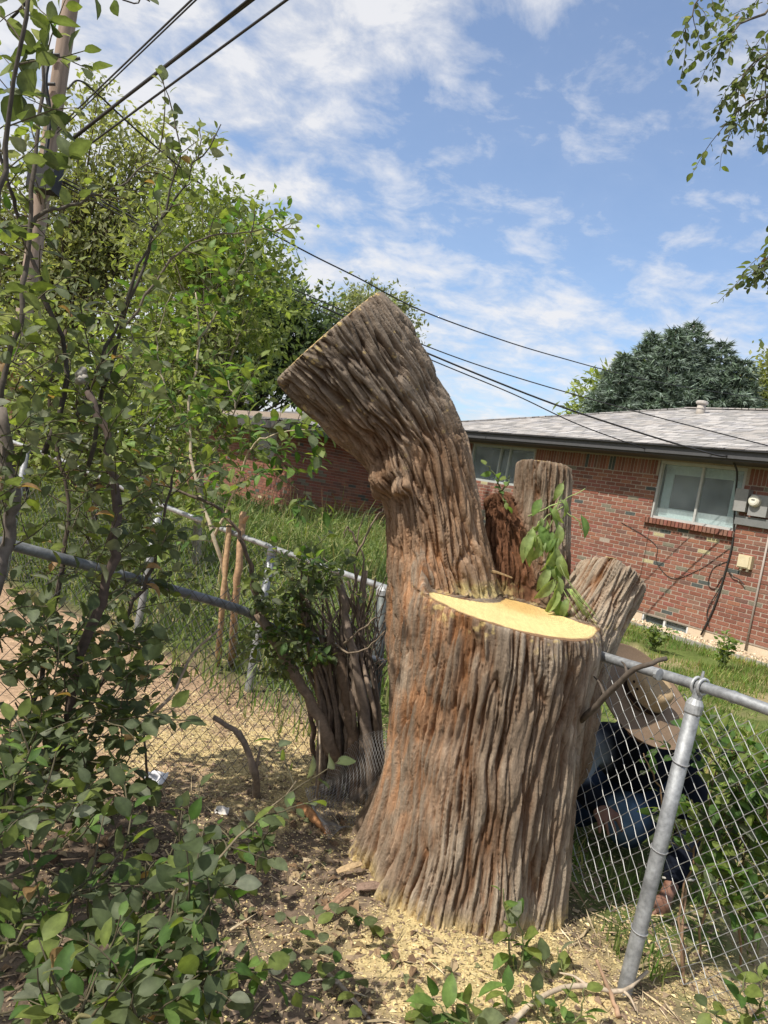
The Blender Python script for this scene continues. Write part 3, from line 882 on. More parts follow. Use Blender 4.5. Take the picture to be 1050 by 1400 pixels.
# gravel bed with an edging strip
def at_wall(u, off, z=0.0): return wpt(u, z, off)
kerb = G().box(wpt(1, -0.02, 0.82), (16, 0.07, 0.12), WR, (0.30, 0.28, 0.25)).build('garden_edging', M_STONE, None, False, wpt(1, 0, 0.82))
tag(kerb, 'low grey edging strip between gravel bed and lawn', 'edging')
r = np.random.default_rng(15); nG = 5200
sV = np.array([[1, 0, 0], [-1, 0, 0], [0, 1, 0], [0, -1, 0], [0, 0, 1], [0, 0, -1]], float) * 0.5
sF = [np.array([[0, 2, 4], [2, 1, 4], [1, 3, 4], [3, 0, 4], [2, 0, 5], [1, 2, 5], [3, 1, 5], [0, 3, 5]])]
uu = r.uniform(-2.5, 5.5, nG); oo = r.uniform(0.03, 0.78, nG)
Ms = np.zeros((nG, 4, 4)); Ms[:, 3, 3] = 1
for i in range(nG):
    a = r.normal(size=3); b = r.normal(size=3); a = unit(a); b = unit(b - a * (a @ b)); c_ = np.cross(a, b); s = r.uniform(0.025, 0.065)
    Ms[i, :3, 0] = a * s; Ms[i, :3, 1] = b * s * r.uniform(.7, 1.1); Ms[i, :3, 2] = c_ * s * .8
    Ms[i, :3, 3] = wpt(uu[i], -0.025 + r.uniform(0, 0.035), oo[i])
gc = np.array([(0.62, 0.50, 0.34), (0.55, 0.42, 0.28), (0.70, 0.60, 0.45), (0.45, 0.36, 0.26)])[r.integers(0, 4, nG)]
W, Fq, C = place(sV, sF, Ms, gc)
tag(G().add(W, Fq, C).build('gravel', M_STONE), 'pale tan gravel bed along the foot of the brick wall', 'gravel', kind='stuff')
G().add([wpt(-6, -.012, 0.0), wpt(7, -.012, 0.0), wpt(7, .0, .8), wpt(-6, .0, .8)], np.array([[0, 1, 2, 3]]), (0.4, 0.32, 0.22)).build('gravel_bed', M_STONE)['kind'] = 'structure'

# ------------------------------------------------------------------ neighbour's brick house on the left
LHC = at(394, 697, 17.0); LHC[2] = -0.2
LD, LN = WD, WN                       # sunlit wall shares the street grid
LD2, LN2 = -LN, np.array([0.571, -0.821, 0.0]); LD2 = unit([0.821, 0.571, 0])
lh = thing('brick_house', LHC, 'low brick house behind tall weeds left of the leaning limb', 'house')
g = G()
g.add([LHC, LHC + LD * 9, LHC + LD * 9 + UP * 2.9, LHC + UP * 2.9], np.array([[0, 3, 2, 1]]), MORTAR)
g.add([LHC, LHC + LD2 * 9, LHC + LD2 * 9 + UP * 2.9, LHC + UP * 2.9], np.array([[0, 1, 2, 3]]), MORTAR)
g.add([LHC + LD * 9, LHC + LD * 9 + LD2 * 9, LHC + LD * 9 + LD2 * 9 + UP * 2.9, LHC + LD * 9 + UP * 2.9], np.array([[0, 3, 2, 1]]), MORTAR)
lw = g.build('wall', M_BRICK, lh)
o1 = LHC + UP * 0.2 + LN * 0.002
brick_wall(lw, o1, LD, LN, 0.0, 9.0, 0.0, 2.5, [(1.2, 2.3, 1.5, 2.4)], 31, 110, shape=(BOXV, [BOXF]))
brick_wall(lw, LHC + UP * 0.2 + LN2 * 0.002, LD2, LN2, 0.0, 7.0, 0.0, 2.5, [], 32, 190, shape=(BOXV, [BOXF]))
lo = LHC + UP * 2.55
g = G()
def lpt(a, b, z): return LHC + LD * a + LD2 * b + UP * z
g.add([lpt(-.6, -.6, 2.62), lpt(9.6, -.6, 2.62), lpt(5.2, 4.5, 3.7), lpt(3.8, 4.5, 3.7)], np.array([[0, 1, 2, 3]]), (0.33, 0.32, 0.31))
g.add([lpt(-.6, -.6, 2.62), lpt(3.8, 4.5, 3.7), lpt(3.8, 9.6, 2.62), lpt(-.6, 9.6, 2.62)], np.array([[0, 1, 2, 3]]), (0.33, 0.32, 0.31))
lr = g.build('roof', M_SHINGLE, lh)
g = G()
for a, b in (((-.6, -.6), (9.6, -.6)), ((-.6, -.6), (-.6, 9.6))):
    A, B = lpt(*a, 2.53), lpt(*b, 2.53); dd = unit(B - A); nn2 = np.cross(dd, UP)
    V, F = box((A + B) / 2, (np.linalg.norm(B - A), 0.06, 0.17), np.stack([dd, nn2, UP], 1)); g.add(V, F, (0.07, 0.065, 0.06))
g.build('fascia', M_PAINT, lh)
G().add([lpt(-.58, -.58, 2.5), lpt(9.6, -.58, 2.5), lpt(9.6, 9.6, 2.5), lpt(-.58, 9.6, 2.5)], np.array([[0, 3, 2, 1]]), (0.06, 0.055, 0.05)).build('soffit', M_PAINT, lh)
# shingle courses
r = np.random.default_rng(19); Ms = []; vi = []
e0, e1 = lpt(-.6, -.6, 2.64), lpt(9.6, -.6, 2.64); t0, t1 = lpt(3.8, 4.5, 3.72), lpt(5.2, 4.5, 3.72)
for (A, B, A2, B2) in ((e0, e1, t0, t1), (lpt(-.6, 9.6, 2.64), e0, lpt(3.8, 9.6, 3.72), t0)):
    dd = unit(B - A); upv = unit((A2 - A) - dd * ((A2 - A) @ dd)); nn2 = np.cross(dd, upv); nn2 = nn2 * np.sign(nn2[2]); H = (A2 - A) @ upv
    for k in range(int(H / 0.16)):
        f_ = (k + .5) * 0.16 / H; p = A + (A2 - A) * f_; q = B + (B2 - B) * f_; L = (q - p) @ dd; a = 0
        while a < L - .05:
            b = min(a + r.uniform(.3, .6), L)
            Ms.append(frame4(p + dd * (a + b) / 2 + nn2 * .006, dd * (b - a - .01), upv * .165 - nn2 * .012, nn2 * .016)); vi.append(r.integers(len(SH))); a = b
pieces(lr, 'shingle', 'shingles_beyond', [(VB, [BOXF], np.array(c_) * .8) for c_ in SH], Ms, vi, M_SHINGLE, 60)
# its small dark window in the sunlit wall
gw = G().box(o1 + LD * 1.75 + UP * 1.95 - LN * 0.03, (1.08, 0.05, 0.88), WR, (0.05, 0.05, 0.05)).build('window', M_PAINT, lh)
G().box(o1 + LD * 1.75 + UP * 1.95, (0.98, 0.01, 0.78), WR, (0.3, 0.33, 0.34)).build('pane', M_GLASS, gw)
# roof pipe
vq = at(341, 528, 19.5)
vo = thing('roof_vent', vq - UP * 0.3, 'thin vent pipe on the left brick house roof', 'vent')
G().tube([vq - UP * .5, vq + UP * .12], 0.06, 8, (0.2, 0.19, 0.18)).build('pipe', M_PAINT, vo)
G().tube([vq + UP * .12, vq + UP * .16, vq + UP * .22], [0.06, 0.1, 0.1], 8, (0.25, 0.24, 0.23)).build('cap', M_PAINT, vo)

# ------------------------------------------------------------------ the cut tree
base = np.array([0.56, 2.82, 0.0])
trunk = Limb([base + [0.0, 0.0, -0.25], base + [0.005, 0, 0.10], base + [0.0, 0.0, 0.35], at(664, 1000, 2.84), at(683, 890, 2.84), at(690, 800, 2.84)],
             [0.35, 0.345, 0.335, 0.350, 0.372, 0.37], 12)
stem = Limb([at(618, 1010, 2.94), at(610, 880, 2.96), at(597, 752, 2.95), at(586, 676, 2.93), at(562, 602, 2.92), at(505, 523, 2.89), at(455, 455, 2.87), at(415, 405, 2.86)],
            [0.22, 0.230, 0.196, 0.178, 0.192, 0.250, 0.268, 0.27], 14)
stub = Limb([at(722, 930, 3.08), at(733, 790, 3.13), at(740, 690, 3.14), at(748, 590, 3.14)], [0.17, 0.135, 0.117, 0.115], 10)
rstub = Limb([at(735, 1020, 2.92), at(772, 905, 2.95), at(812, 832, 2.97), at(850, 770, 2.98), at(885, 715, 2.98)], [0.21, 0.168, 0.136, 0.132, 0.135], 12)
torn2 = Limb([at(735, 870, 3.0), at(742, 800, 3.03), at(742, 748, 3.06)], [0.13, 0.085, 0.05], 6)
torn = Limb([at(690, 860, 3.06), at(694, 770, 3.08), at(690, 725, 3.10), at(684, 690, 3.10)], [0.14, 0.105, 0.080, 0.05], 8)
roots = []
for (dx, dy, L, r0) in ((-0.36, 0.02, 1, .11), (-0.27, -0.24, 1, .10), (0.05, -0.35, 1, .09), (0.28, -0.17, 1, .09), (0.32, 0.10, 1, .10), (-0.34, 0.25, 1, .12), (-0.14, -0.34, 1, .09)):
    q = base + np.array([dx, dy, 0]); e = base + np.array([dx * 1.18, dy * 1.18, -0.14])
    roots.append(Limb([base + np.array([dx * .62, dy * .62, 0.55]), base + np.array([dx * .78, dy * .78, 0.22]), q + [0, 0, 0.02], e], [.10, r0, r0 * .85, r0 * .6], 7))
# planes: (point, normal), wood is kept below
def pl(p, n): return (np.asarray(p, float), unit(n))
c1, c2 = at(385, 515, 2.87), at(525, 395, 2.87)
axn = unit(at(455, 455, 2.87) - at(505, 523, 2.89)); cd_ = unit(c2 - c1); vd = unit(at(455, 455, 2.87) - EYE)
cutn = np.cross(cd_, vd); cutn = cutn if cutn @ axn > 0 else -cutn
CUT_STEM = pl((c1 + c2) / 2, cutn + vd * 0.06)
CUT_STEM2 = pl(at(541, 424, 2.80), unit(CAM_U * 0.72 + CAM_R * 0.70 - CAM_F * 0.28))
CUT_STUB = pl(at(740, 634, 3.14), UP + CAM_F * 0.10 - CAM_R * .02)
rax = unit(at(850, 770, 2.98) - at(815, 830, 2.97))
CUT_R = pl(at(832, 783, 2.98), rax + CAM_F * 0.45 + CAM_R * .1)
CUT_MAIN = pl(at(712, 840, 2.72), UP + np.array([0.06, -0.10, 0]))
SIDE = pl(at(590, 806, 2.80), np.array([1.0, -0.12, 0.42]))
def pd(plane, Q): return ((Q - plane[0].astype(np.float32)) @ plane[1].astype(np.float32)).astype(np.float32)

def bark(co, kind, seed):
    x = co
    wa = 1.0 if kind == 'stem' else 0.5
    w = perlin(co * np.array([6, 6, 4.0], np.float32) + seed) * wa
    w2 = perlin(co * np.array([6, 6, 4.0], np.float32) + seed + 31) * wa
    if kind == 'stem': a, t1, b, t2 = 0.030, 0.36, 0.016, 0.17
    elif kind == 'stub': a, t1, b, t2 = 0.028, 0.45, 0.015, 0.22
    else: a, t1, b, t2 = 0.038, 0.70, 0.018, 0.30
    n1 = perlin(np.stack([x[:, 0] / a + w, x[:, 1] / a + w2, x[:, 2] / t1 + 3], -1) + seed)
    n2 = perlin(np.stack([x[:, 0] / b + w * 1.6, x[:, 1] / b + w2 * 1.6, x[:, 2] / t2 + 9], -1) + seed * 2)
    n4 = perlin(np.stack([x[:, 0] / 0.060, x[:, 1] / 0.060, x[:, 2] / 0.22], -1) + seed + 7)
    h1 = np.minimum(np.abs(n1) / 0.25, 1) ** 0.8; h2 = np.minimum(np.abs(n2) / 0.30, 1) ** 0.8
    n3 = perlin(np.stack([x[:, 0] / 0.0085 + w * 2, x[:, 1] / 0.0085 + w2 * 2, x[:, 2] / 0.10], -1) + seed)
    h = 0.50 * h1 + 0.36 * h2 + 0.18 * n4 + 0.15 * n3 + 0.04
    q = h * 3.5; fl = np.floor(q); h = 0.45 * h + 0.55 * (fl + sstep(0.62, 0.98, q - fl)) / 3.5      # flaking plates with crisp edges
    return h.astype(np.float32)

LIMBS = [('trunk', trunk, 'trunk', 0.046), ('stem', stem, 'stem', 0.038), ('stub', stub, 'stub', 0.030), ('rstub', rstub, 'stub', 0.034), ('torn', torn, 'stem', 0.045)]
def raw(Q, want=None):
    """base distances of each member, before cuts"""
    return {n: l.dist(Q) for n, l, _, _ in LIMBS}
def combine(Q, D, rt):
    lump = perlin(Q * np.array([3.2, 3.2, 2.0], np.float32)) * 0.022
    tr = D['trunk'] + lump
    for r_ in rt: tr = smin(tr, r_, 0.09)
    m = pd(CUT_MAIN, Q) + perlin(Q * 25) * 0.0016
    st = D['stem'] + lump * .8
    # knot and swelling under the bend
    kn = np.linalg.norm(Q - at(524, 655, 2.80).astype(np.float32), axis=1) - 0.045
    for kx, ky, kY, kr in ((538, 642, 2.76, .030), (548, 668, 2.74, .028), (517, 668, 2.84, .030)):
        kn = np.minimum(kn, np.linalg.norm(Q - at(kx, ky, kY).astype(np.float32), axis=1) - kr)
    st = smin(st, kn + perlin(Q * 22) * 0.012, 0.055)
    st = np.maximum(st, 0.034 - np.linalg.norm((Q - at(523, 690, 2.79).astype(np.float32)) * np.array([1, 1, .6], np.float32), axis=1))
    # saw notch that ate into the foot of the leaning stem
    nf = np.maximum(-(pd(CUT_MAIN, Q)), pd(pl(at(640, 800, 2.76), np.array([0.10, 1.0, -0.25])), Q))
    rs = D['rstub']; sb = D['stub'] + lump * .4; tn = smin(D['torn'], torn2.dist(Q), 0.03) + (perlin(Q * np.array([26, 26, 9], np.float32)) * .02)
    # the saw took the front and right of the trunk; its left side runs on into the leaning stem
    tr = np.maximum(tr, np.minimum(m, pd(SIDE, Q) + perlin(Q * np.array([14, 14, 6], np.float32)) * 0.035))
    st = np.maximum(np.maximum(st, pd(CUT_STEM, Q)), pd(CUT_STEM2, Q))
    sb = np.maximum(sb, pd(CUT_STUB, Q)); rs = np.maximum(rs, pd(CUT_R, Q))
    return tr, st, sb, rs, tn
def total(Q, D, rt):
    tr, st, sb, rs, tn = combine(Q, D, rt)
    d = smin(tr, st, 0.05); d = smin(d, tn, 0.035); d = smin(d, sb, 0.035); d = smin(d, rs, 0.035)
    return d
def f_coarse(Q):
    return total(Q, raw(Q), [r_.dist(Q) for r_ in roots])
def bark_mix(Q):
    """displacement and bark relief at points close to the surface"""
    D = {}; CO = {}
    for n, l, k, a in LIMBS: D[n], CO[n] = l.dist(Q, True)
    rt = [r_.dist(Q) for r_ in roots]
    W = np.stack([np.exp(-np.clip(D[n], -0.2, 0.6) / 0.022) for n, _, _, _ in LIMBS]); W = np.minimum(W, 60)
    # the trunk's own bark ends at the saw cut
    W[0] = W[0] * ((pd(CUT_MAIN, Q) < 0.012) | (pd(SIDE, Q) < 0.01)) + np.exp(-np.clip(np.min(rt, 0), 0, 1) / .022)
    W[1] *= sstep(-0.16, 0.16, pd(CUT_MAIN, Q)) + 0.001
    W[0] *= 1 - 0.999 * sstep(-0.02, 0.22, pd(CUT_MAIN, Q))
    W /= W.sum(0)
    bark_mix.co = np.choose(np.argmax(W, 0)[:, None], [CO[n] for n, _, _, _ in LIMBS]) + np.argmax(W, 0)[:, None] * 3.7
    h = np.zeros(len(Q), np.float32); disp = np.zeros(len(Q), np.float32)
    for i, (n, l, k, a) in enumerate(LIMBS):
        s = W[i] > 0.03
        if not s.any(): continue
        hb = bark(CO[n][s], k, 11.3 * (i + 1))
        h[s] += (W[i][s] * hb).astype(np.float32); 
        dd_ = (hb - 0.60) * a
        if n == 'trunk': dd_ = dd_ * (0.35 + 0.65 * sstep(0.0, -0.07, pd(CUT_MAIN, Q[s])))
        disp[s] += (W[i][s] * dd_).astype(np.float32)
    return D, rt, h, disp, W
VOX = 0.0162
S, o_ = grid_sdf(f_coarse, f_coarse, (-0.62, 2.20, -0.12), (1.30, 3.46, 2.32), VOX, 4, 0.015)
SV, SQ = surface_nets(S, o_, VOX)
_me = build_mesh('tmp', SV, [SQ]); _ob = bpy.data.objects.new('tmp', _me); COL.objects.link(_ob)
_md = _ob.modifiers.new('s', 'SUBSURF'); _md.levels = 2; _md.render_levels = 2
_ev = _ob.evaluated_get(bpy.context.evaluated_depsgraph_get()); _m2 = _ev.to_mesh()
SV = np.empty(len(_m2.vertices) * 3, np.float32); _m2.vertices.foreach_get('co', SV); SV = SV.reshape(-1, 3)
SN = np.empty(len(SV) * 3, np.float32); _m2.vertex_normals.foreach_get('vector', SN); SN = SN.reshape(-1, 3)
SQ = np.empty(len(_m2.loops), np.int32); _m2.loops.foreach_get('vertex_index', SQ); SQ = SQ.reshape(-1, 4)
_ev.to_mesh_clear(); bpy.data.objects.remove(_ob); bpy.data.meshes.remove(_me)
D2, rt2, hh, disp, W = bark_mix(SV)
BCO = bark_mix.co
dm_, ds_, ds2_, db_, dr_ = (pd(p, SV) for p in (CUT_MAIN, CUT_STEM, CUT_STEM2, CUT_STUB, CUT_R))
Dd = D2
tr_, st_, sb_, rs_, tn_ = combine(SV, Dd, rt2)
eps = 0.0032
own = np.argmin(np.stack([tr_, st_, sb_, rs_, tn_]), 0)
on_main = (np.abs(dm_) < eps) & (own == 0) & (Dd['trunk'] < -0.002)
on_stem = ((np.abs(ds_) < eps) | (np.abs(ds2_) < eps * 0)) & (own == 1)
on_stub = (np.abs(db_) < eps) & (own == 2); on_r = (np.abs(dr_) < eps) & (own == 3)
anycut0 = on_main | on_stem | on_stub | on_r
fade = np.minimum(1, np.minimum.reduce([np.where(own == i, np.abs(d_) / .012 + .15, 9) for i, d_ in ((0, np.where(pd(SIDE, SV) > -.02, dm_, 9)), (1, ds_), (2, db_), (3, dr_))]))
SV = SV + SN * (disp * np.where(anycut0, 0, fade))[:, None]
# bark colour: grey weathered ridges, rust inner bark in the furrows
nz1 = fbm(SV * np.array([3, 3, 1.6])); nz2 = fbm(SV * np.array([14, 14, 5.0]) + 4); nz3 = fbm(SV * np.array([40, 40, 40.0]) + 8, 3)
ridge = np.array([0.205, 0.153, 0.107]); ridge2 = np.array([0.345, 0.282, 0.212]); furrow = np.array([0.105, 0.058, 0.032]); rust = np.array([0.32, 0.145, 0.058])
hr = sstep(0.12, 0.85, hh + 0.10 * nz2)[:, None]
top = ridge + (ridge2 - ridge) * sstep(-0.4, 0.5, nz1 + 0.5 * nz2)[:, None]
zn = np.clip((SV[:, 2] - 0.2) / 0.9, 0, 1)
leftness = sstep(0.50, 0.22, SV[:, 0] + 0.06 * nz2) * sstep(1.55, 1.1, SV[:, 2]) * sstep(0.05, 0.45, SV[:, 2])
rusty = np.clip(0.15 + 0.75 * leftness + 0.30 * sstep(0.1, 0.6, nz1 + 0.4 * nz2), 0, 1)[:, None]
low_c = furrow * (1 - rusty) + rust * rusty
BC = low_c * (1 - hr) + top * hr
lk = 0.7 * (leftness * sstep(-0.1, 0.5, nz2))[:, None]; BC = BC * (1 - lk) + np.array([0.36, 0.165, 0.065]) * lk
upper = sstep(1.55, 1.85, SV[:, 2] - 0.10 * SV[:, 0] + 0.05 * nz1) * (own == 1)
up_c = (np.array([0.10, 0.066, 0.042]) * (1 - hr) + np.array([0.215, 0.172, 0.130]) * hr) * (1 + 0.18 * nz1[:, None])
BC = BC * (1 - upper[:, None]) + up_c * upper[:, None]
midz = (own == 1) * (1 - upper) * sstep(1.1, 1.25, SV[:, 2])
BC = BC * (1 - 0.4 * midz[:, None]) + (np.array([0.30, 0.17, 0.09]) * (0.6 + 0.7 * hh[:, None])) * 0.4 * midz[:, None]
tq = np.clip(W[4] * 1.5, 0, 1)[:, None]
BC = BC * (1 - tq) + (np.array([0.125, 0.058, 0.030]) * (0.55 + 0.8 * hh[:, None] + 0.3 * nz2[:, None])) * tq
red_ = (sstep(1.42, 1.26, SV[:, 2] + .04 * nz2) * (own == 2))[:, None]
BC = BC * (1 - red_) + np.array([0.15, 0.07, 0.036]) * (0.6 + .6 * hh[:, None]) * red_
# saw dust caught in the bark of the leaning limb and on the root collar
sd = sstep(0.42, 0.75, nz3 + 0.5 * nz2 - 0.25) * (own == 1) * sstep(1.35, 1.9, SV[:, 2]) * sstep(0.35, 0.75, hh)
sd = np.maximum(sd, 0.8 * sstep(0.05, 0.6, nz2 + nz3 + 0.55) * sstep(0.14, 0.02, SV[:, 2]) * (SV[:, 1] < 2.85))
sd = np.maximum(sd, sstep(0.3, 0.7, nz3 + nz2 * .6) * sstep(0.06, 0.0, np.abs(dm_ + 0.02)) * 0.8 * (pd(SIDE, SV) > -.03))
BC = BC * (1 - sd[:, None]) + np.array([0.62, 0.47, 0.20]) * sd[:, None]
# pale sawn band at the foot of the leaning stem, just above the main cut
pale = sstep(0.075, 0.045, dm_ + 0.018 * nz2) * (pd(SIDE, SV) > -0.12) * sstep(0.28, 0.34, SV[:, 0]) * (dm_ > -0.004) * (own != 0) * sstep(3.15, 3.02, SV[:, 1]) * sstep(0.62, 0.50, SV[:, 0] + .05 * nz2) * sstep(-0.75, 0.15, nz2 + nz3) * 0.85
BC = BC * (1 - pale[:, None]) + np.array([0.40, 0.32, 0.14]) * pale[:, None]
BC = np.clip(BC, 0.012, 0.8)
wood_c = np.array([0.74, 0.565, 0.255])
def rings(P, c0, nrm):
    v = P - c0; v = v - np.outer(v @ nrm, nrm); rr = np.linalg.norm(v, axis=1)
    s = 0.93 + 0.10 * np.sin(rr * 330 + 3 * fbm(P * 8.0)) * 0.6 + 0.08 * fbm(P * np.array([60, 9, 20.0]), 3)
    heart = sstep(0.20, 0.04, rr + 0.03 * fbm(P * 12.0))[:, None]
    return wood_c * s[:, None] * (1 - np.array([0.20, 0.32, 0.45]) * heart)
WC = np.zeros((len(SV), 3)); WC[on_main] = rings(SV[on_main], np.array(at(705, 830, 2.86)), CUT_MAIN[1])
rimk = sstep(-0.030, -0.016, Dd['trunk'] + 0.004 * nz3)[:, None] * (Dd['stem'] > .03)[:, None]; WC = WC * (1 - rimk) + np.array([0.22, 0.13, 0.07]) * rimk
dull = np.array([0.50, 0.36, 0.17]) * (1 + 0.2 * nz2[:, None])
anycut = on_main | on_stem | on_stub | on_r
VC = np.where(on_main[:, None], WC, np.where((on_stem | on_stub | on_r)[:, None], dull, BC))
# split the surface into the parts one can point at
fo = own[SQ]; fm = on_main[SQ].sum(1) >= 3; fs = on_stem[SQ].sum(1) >= 3; fb = on_stub[SQ].sum(1) >= 3; fr_ = on_r[SQ].sum(1) >= 3
cls = np.zeros(len(SQ), int)
mf = np.median(fo, axis=1).astype(int)
cls[:] = np.where(mf == 1, 1, np.where(mf == 2, 2, np.where(mf == 3, 3, np.where(mf == 4, 4, 0))))
cls[fm] = 5; cls[fs] = 6; cls[fb] = 7; cls[fr_] = 8
pith = np.array(at(690, 836, 2.80)); VB_ = np.where(anycut[:, None], SV - pith, BCO)
VB_[on_stem] = (SV - CUT_STEM[0])[on_stem]; VB_[on_stub] = (SV - CUT_STUB[0])[on_stub]; VB_[on_r] = (SV - CUT_R[0])[on_r]
tree = thing('tree_stump', base, 'thick furrowed half-felled tree stump with leaning sawn limb by the wire fence', 'tree stump')
def sub(name, sel, mat, parent, label=None, smooth=True):
    f = SQ[sel]
    if not len(f): return None
    u, inv = np.unique(f, return_inverse=True)
    me = build_mesh(name, SV[u] - base, [inv.reshape(f.shape)], mat, VC[u], smooth)
    at_ = me.attributes.new('bc', 'FLOAT_VECTOR', 'POINT'); at_.data.foreach_set('vector', np.ascontiguousarray(VB_[u], np.float32).ravel())
    o = link(name, me, parent)
    if label: o['label'] = label
    return o
t_trunk = sub('trunk', cls == 0, M_BARK, tree)
t_stem = sub('leaning_limb', cls == 1, M_BARK, tree, 'thick limb leaning left with a sawn end')
t_stub = sub('limb_stub', cls == 2, M_BARK, tree, 'short upright limb stub behind the saw cut')
t_r = sub('limb_stub', cls == 3, M_BARK, tree, 'limb stub slanting out to the right')
t_t = sub('torn_wood', cls == 4, M_BARK, tree, 'rusty torn wood between the limbs')
sub('cut_face', cls == 5, M_WOOD, t_trunk, 'pale yellow fresh saw cut')
sub('cut_face', cls == 6, M_WOOD, t_stem); sub('cut_face', cls == 7, M_WOOD, t_stub); sub('cut_face', cls == 8, M_WOOD, t_r)
# splinters standing in the crotch
r = np.random.default_rng(5)
for i, (x, y, Y, x2, y2, rr, cc) in enumerate([(707, 815, 2.98, 700, 755, .016, (0.42, 0.16, 0.06)), (714, 815, 2.98, 712, 765, .013, (0.45, 0.15, 0.06)), (690, 812, 2.95, 655, 765, .010, (0.4, 0.27, 0.12)),
                                               (685, 806, 2.93, 640, 757, .008, (0.45, 0.33, 0.16)), (722, 820, 2.98, 730, 780, .012, (0.35, 0.2, 0.09)), (735, 826, 2.98, 748, 790, .007, (0.4, 0.28, 0.14)), (640, 772, 2.86, 700, 790, .009, (0.36, 0.25, 0.13))]):
    P = spline([at(x, y, Y) - UP * .02, at((x + x2) / 2 + 3, (y + y2) / 2, Y + .01), at(x2, y2, Y + .02)], 6)
    G().tube(P, np.linspace(rr, rr * .35, 6), 5, cc).build('splinter', M_WOODY, tree)

# ------------------------------------------------------------------ chain link fences
ZN = (0.30, 0.31, 0.315)
def chain(g, path, z0, z1, p=0.030, vz=0.032, rad=0.0016, col=(0.20, 0.20, 0.19), wob=0.0, seed=0):
    """woven wire: zigzag strands hooked into their neighbours, along a plan path"""
    r = np.random.default_rng(seed)
    P = np.asarray(path, float); L = np.concatenate([[0], np.cumsum(np.linalg.norm(np.diff(P, axis=0), axis=1))])
    def pt(s): return np.array([np.interp(s, L, P[:, 0]), np.interp(s, L, P[:, 1])])
    n = int(L[-1] / p) - 1
    for i in range(n):
        s0 = i * p; zb, zt = z0(s0 / L[-1]), z1(s0 / L[-1]); K = int((zt - zb) / vz)
        if K < 2: continue
        ks = np.arange(K + 1)
        ss = s0 + p * ((ks + i) % 2) + wob * np.sin(ks * 0.5 + s0 * 9) * p
        xy = np.stack([np.interp(ss, L, P[:, 0]), np.interp(ss, L, P[:, 1])], -1)
        j = min(int(np.searchsorted(L, s0, 'right')) - 1, len(P) - 2); d = unit(P[j + 1] - P[j]); nn = np.array([-d[1], d[0]])
        bulge = wob * 0.35 * np.sin(ks * 0.21 + s0 * 2.7)[:, None]
        xy = xy + nn * (((ks % 2) * 2 - 1) * 0.0022)[:, None] + nn * bulge
        g.tube(np.column_stack([xy, zt - ks * vz]), rad, 4, col, caps=False)

def gpt(x, y): 
    return np.array([x, y, float(ground_z(np.array([x]), np.array([y]))[0])])
fence = thing('chain_link_fence', gpt(1.06, 2.37), 'long galvanised chain-link fence running behind the stump past the leaning post', 'fence')
RAIL = np.array([at(1420, 1110, 1.75), at(1050, 970, 2.19), at(957, 938, 2.39), at(835, 901, 2.75), at(700, 858, 3.30), at(525, 803, 4.05), at(373, 749, 4.81), at(220, 690, 5.5), at(20, 605, 6.75), at(-300, 500, 8.6)])
def post(parent, b, t, r, cap=True, seed=0, name='post'):
    b = np.asarray(b, float); t = np.asarray(t, float); ax = unit(t - b)
    o = G().tube([b - ax * .06, b + ax * .01, (b + t) / 2, t], [r, r, r, r], 16, ZN).build(name, M_ZINC, parent, True)
    if cap:
        s = unit(np.cross(ax, RAIL[1] - RAIL[2])); 
        G().tube([t - ax * .035, t - ax * .03, t - ax * .002, t + ax * .012, t + ax * .026], [r * 1.02, r * 1.14, r * 1.14, r * .9, r * .35], 16, (0.40, 0.41, 0.41)).build('post_cap', M_ZINC, o, False)
    return o
pb = gz(853, 1358); pt_ = at(950, 962, 2.39)
p_main = post(fence, pb, pt_, 0.0245); p_main['label'] = 'thick leaning steel post in front'
axp = unit(pt_ - pb)
rp = RAIL[2]; rdir = unit(RAIL[1] - RAIL[3])
# loop of the cap that carries the rail
th = np.linspace(0, 2 * pi, 15); e1 = axp; e2 = unit(np.cross(rdir, axp))
for sft in (-0.012, 0.012):
    G().tube([rp + rdir * sft + (e1 * np.cos(a) + e2 * np.sin(a)) * 0.026 for a in th], 0.0055, 6, (0.45, 0.46, 0.46), caps=False).build('rail_loop', M_ZINC, p_main, True)
G().tube([rp + e1 * .02, rp + e1 * .05], [0.007, 0.004], 8, ZN).build('bolt', M_ZINC, p_main)
G().tube([pt_ - axp * .02, rp], 0.017, 10, ZN).build('neck', M_ZINC, p_main)
for f_ in (0.22, 0.50, 0.80):                                        # tie wires round the post
    c_ = pb + (pt_ - pb) * f_
    G().tube([c_ + (unit(np.cross(axp, [0, 1, 0])) * np.cos(a) + unit(np.cross(axp, [1, 0, 0])) * np.sin(a)) * 0.027 + axp * 0.006 * np.sin(a) for a in th], 0.0022, 5, (0.3, 0.3, 0.3), caps=False).build('tie_wire', M_WIRE, p_main)
cb = gz(505, 1032); ct = at(524, 806, 4.05)
ZN = (0.09, 0.10, 0.095); p_corner = post(fence, cb, ct, 0.034); ZN = (0.30, 0.31, 0.315); p_corner['label'] = 'corner post in shade-dark colour behind the cut shrub stems'  # darker green-grey zinc: shade painted into this post's colour
fb_, ft = gz(340, 942), at(372, 752, 4.81)
post(fence, fb_, ft, 0.027)
post(fence, gpt(*at(215, 700, 5.52)[:2]), at(218, 694, 5.52), 0.027); post(fence, gpt(*at(30, 640, 6.7)[:2]), at(37, 613, 6.7), 0.030)
rp_, = (spline(RAIL, 60),)
G().tube(rp_, 0.0185, 12, ZN).build('top_rail', M_ZINC, fence, True)
for f_ in (at(1003, 953, 2.28), at(900, 922, 2.50)):
    G().tube([f_ - rdir * .006, f_ + rdir * .006], 0.0205, 10, (0.35, 0.36, 0.36)).build('rail_band', M_ZINC, fence)
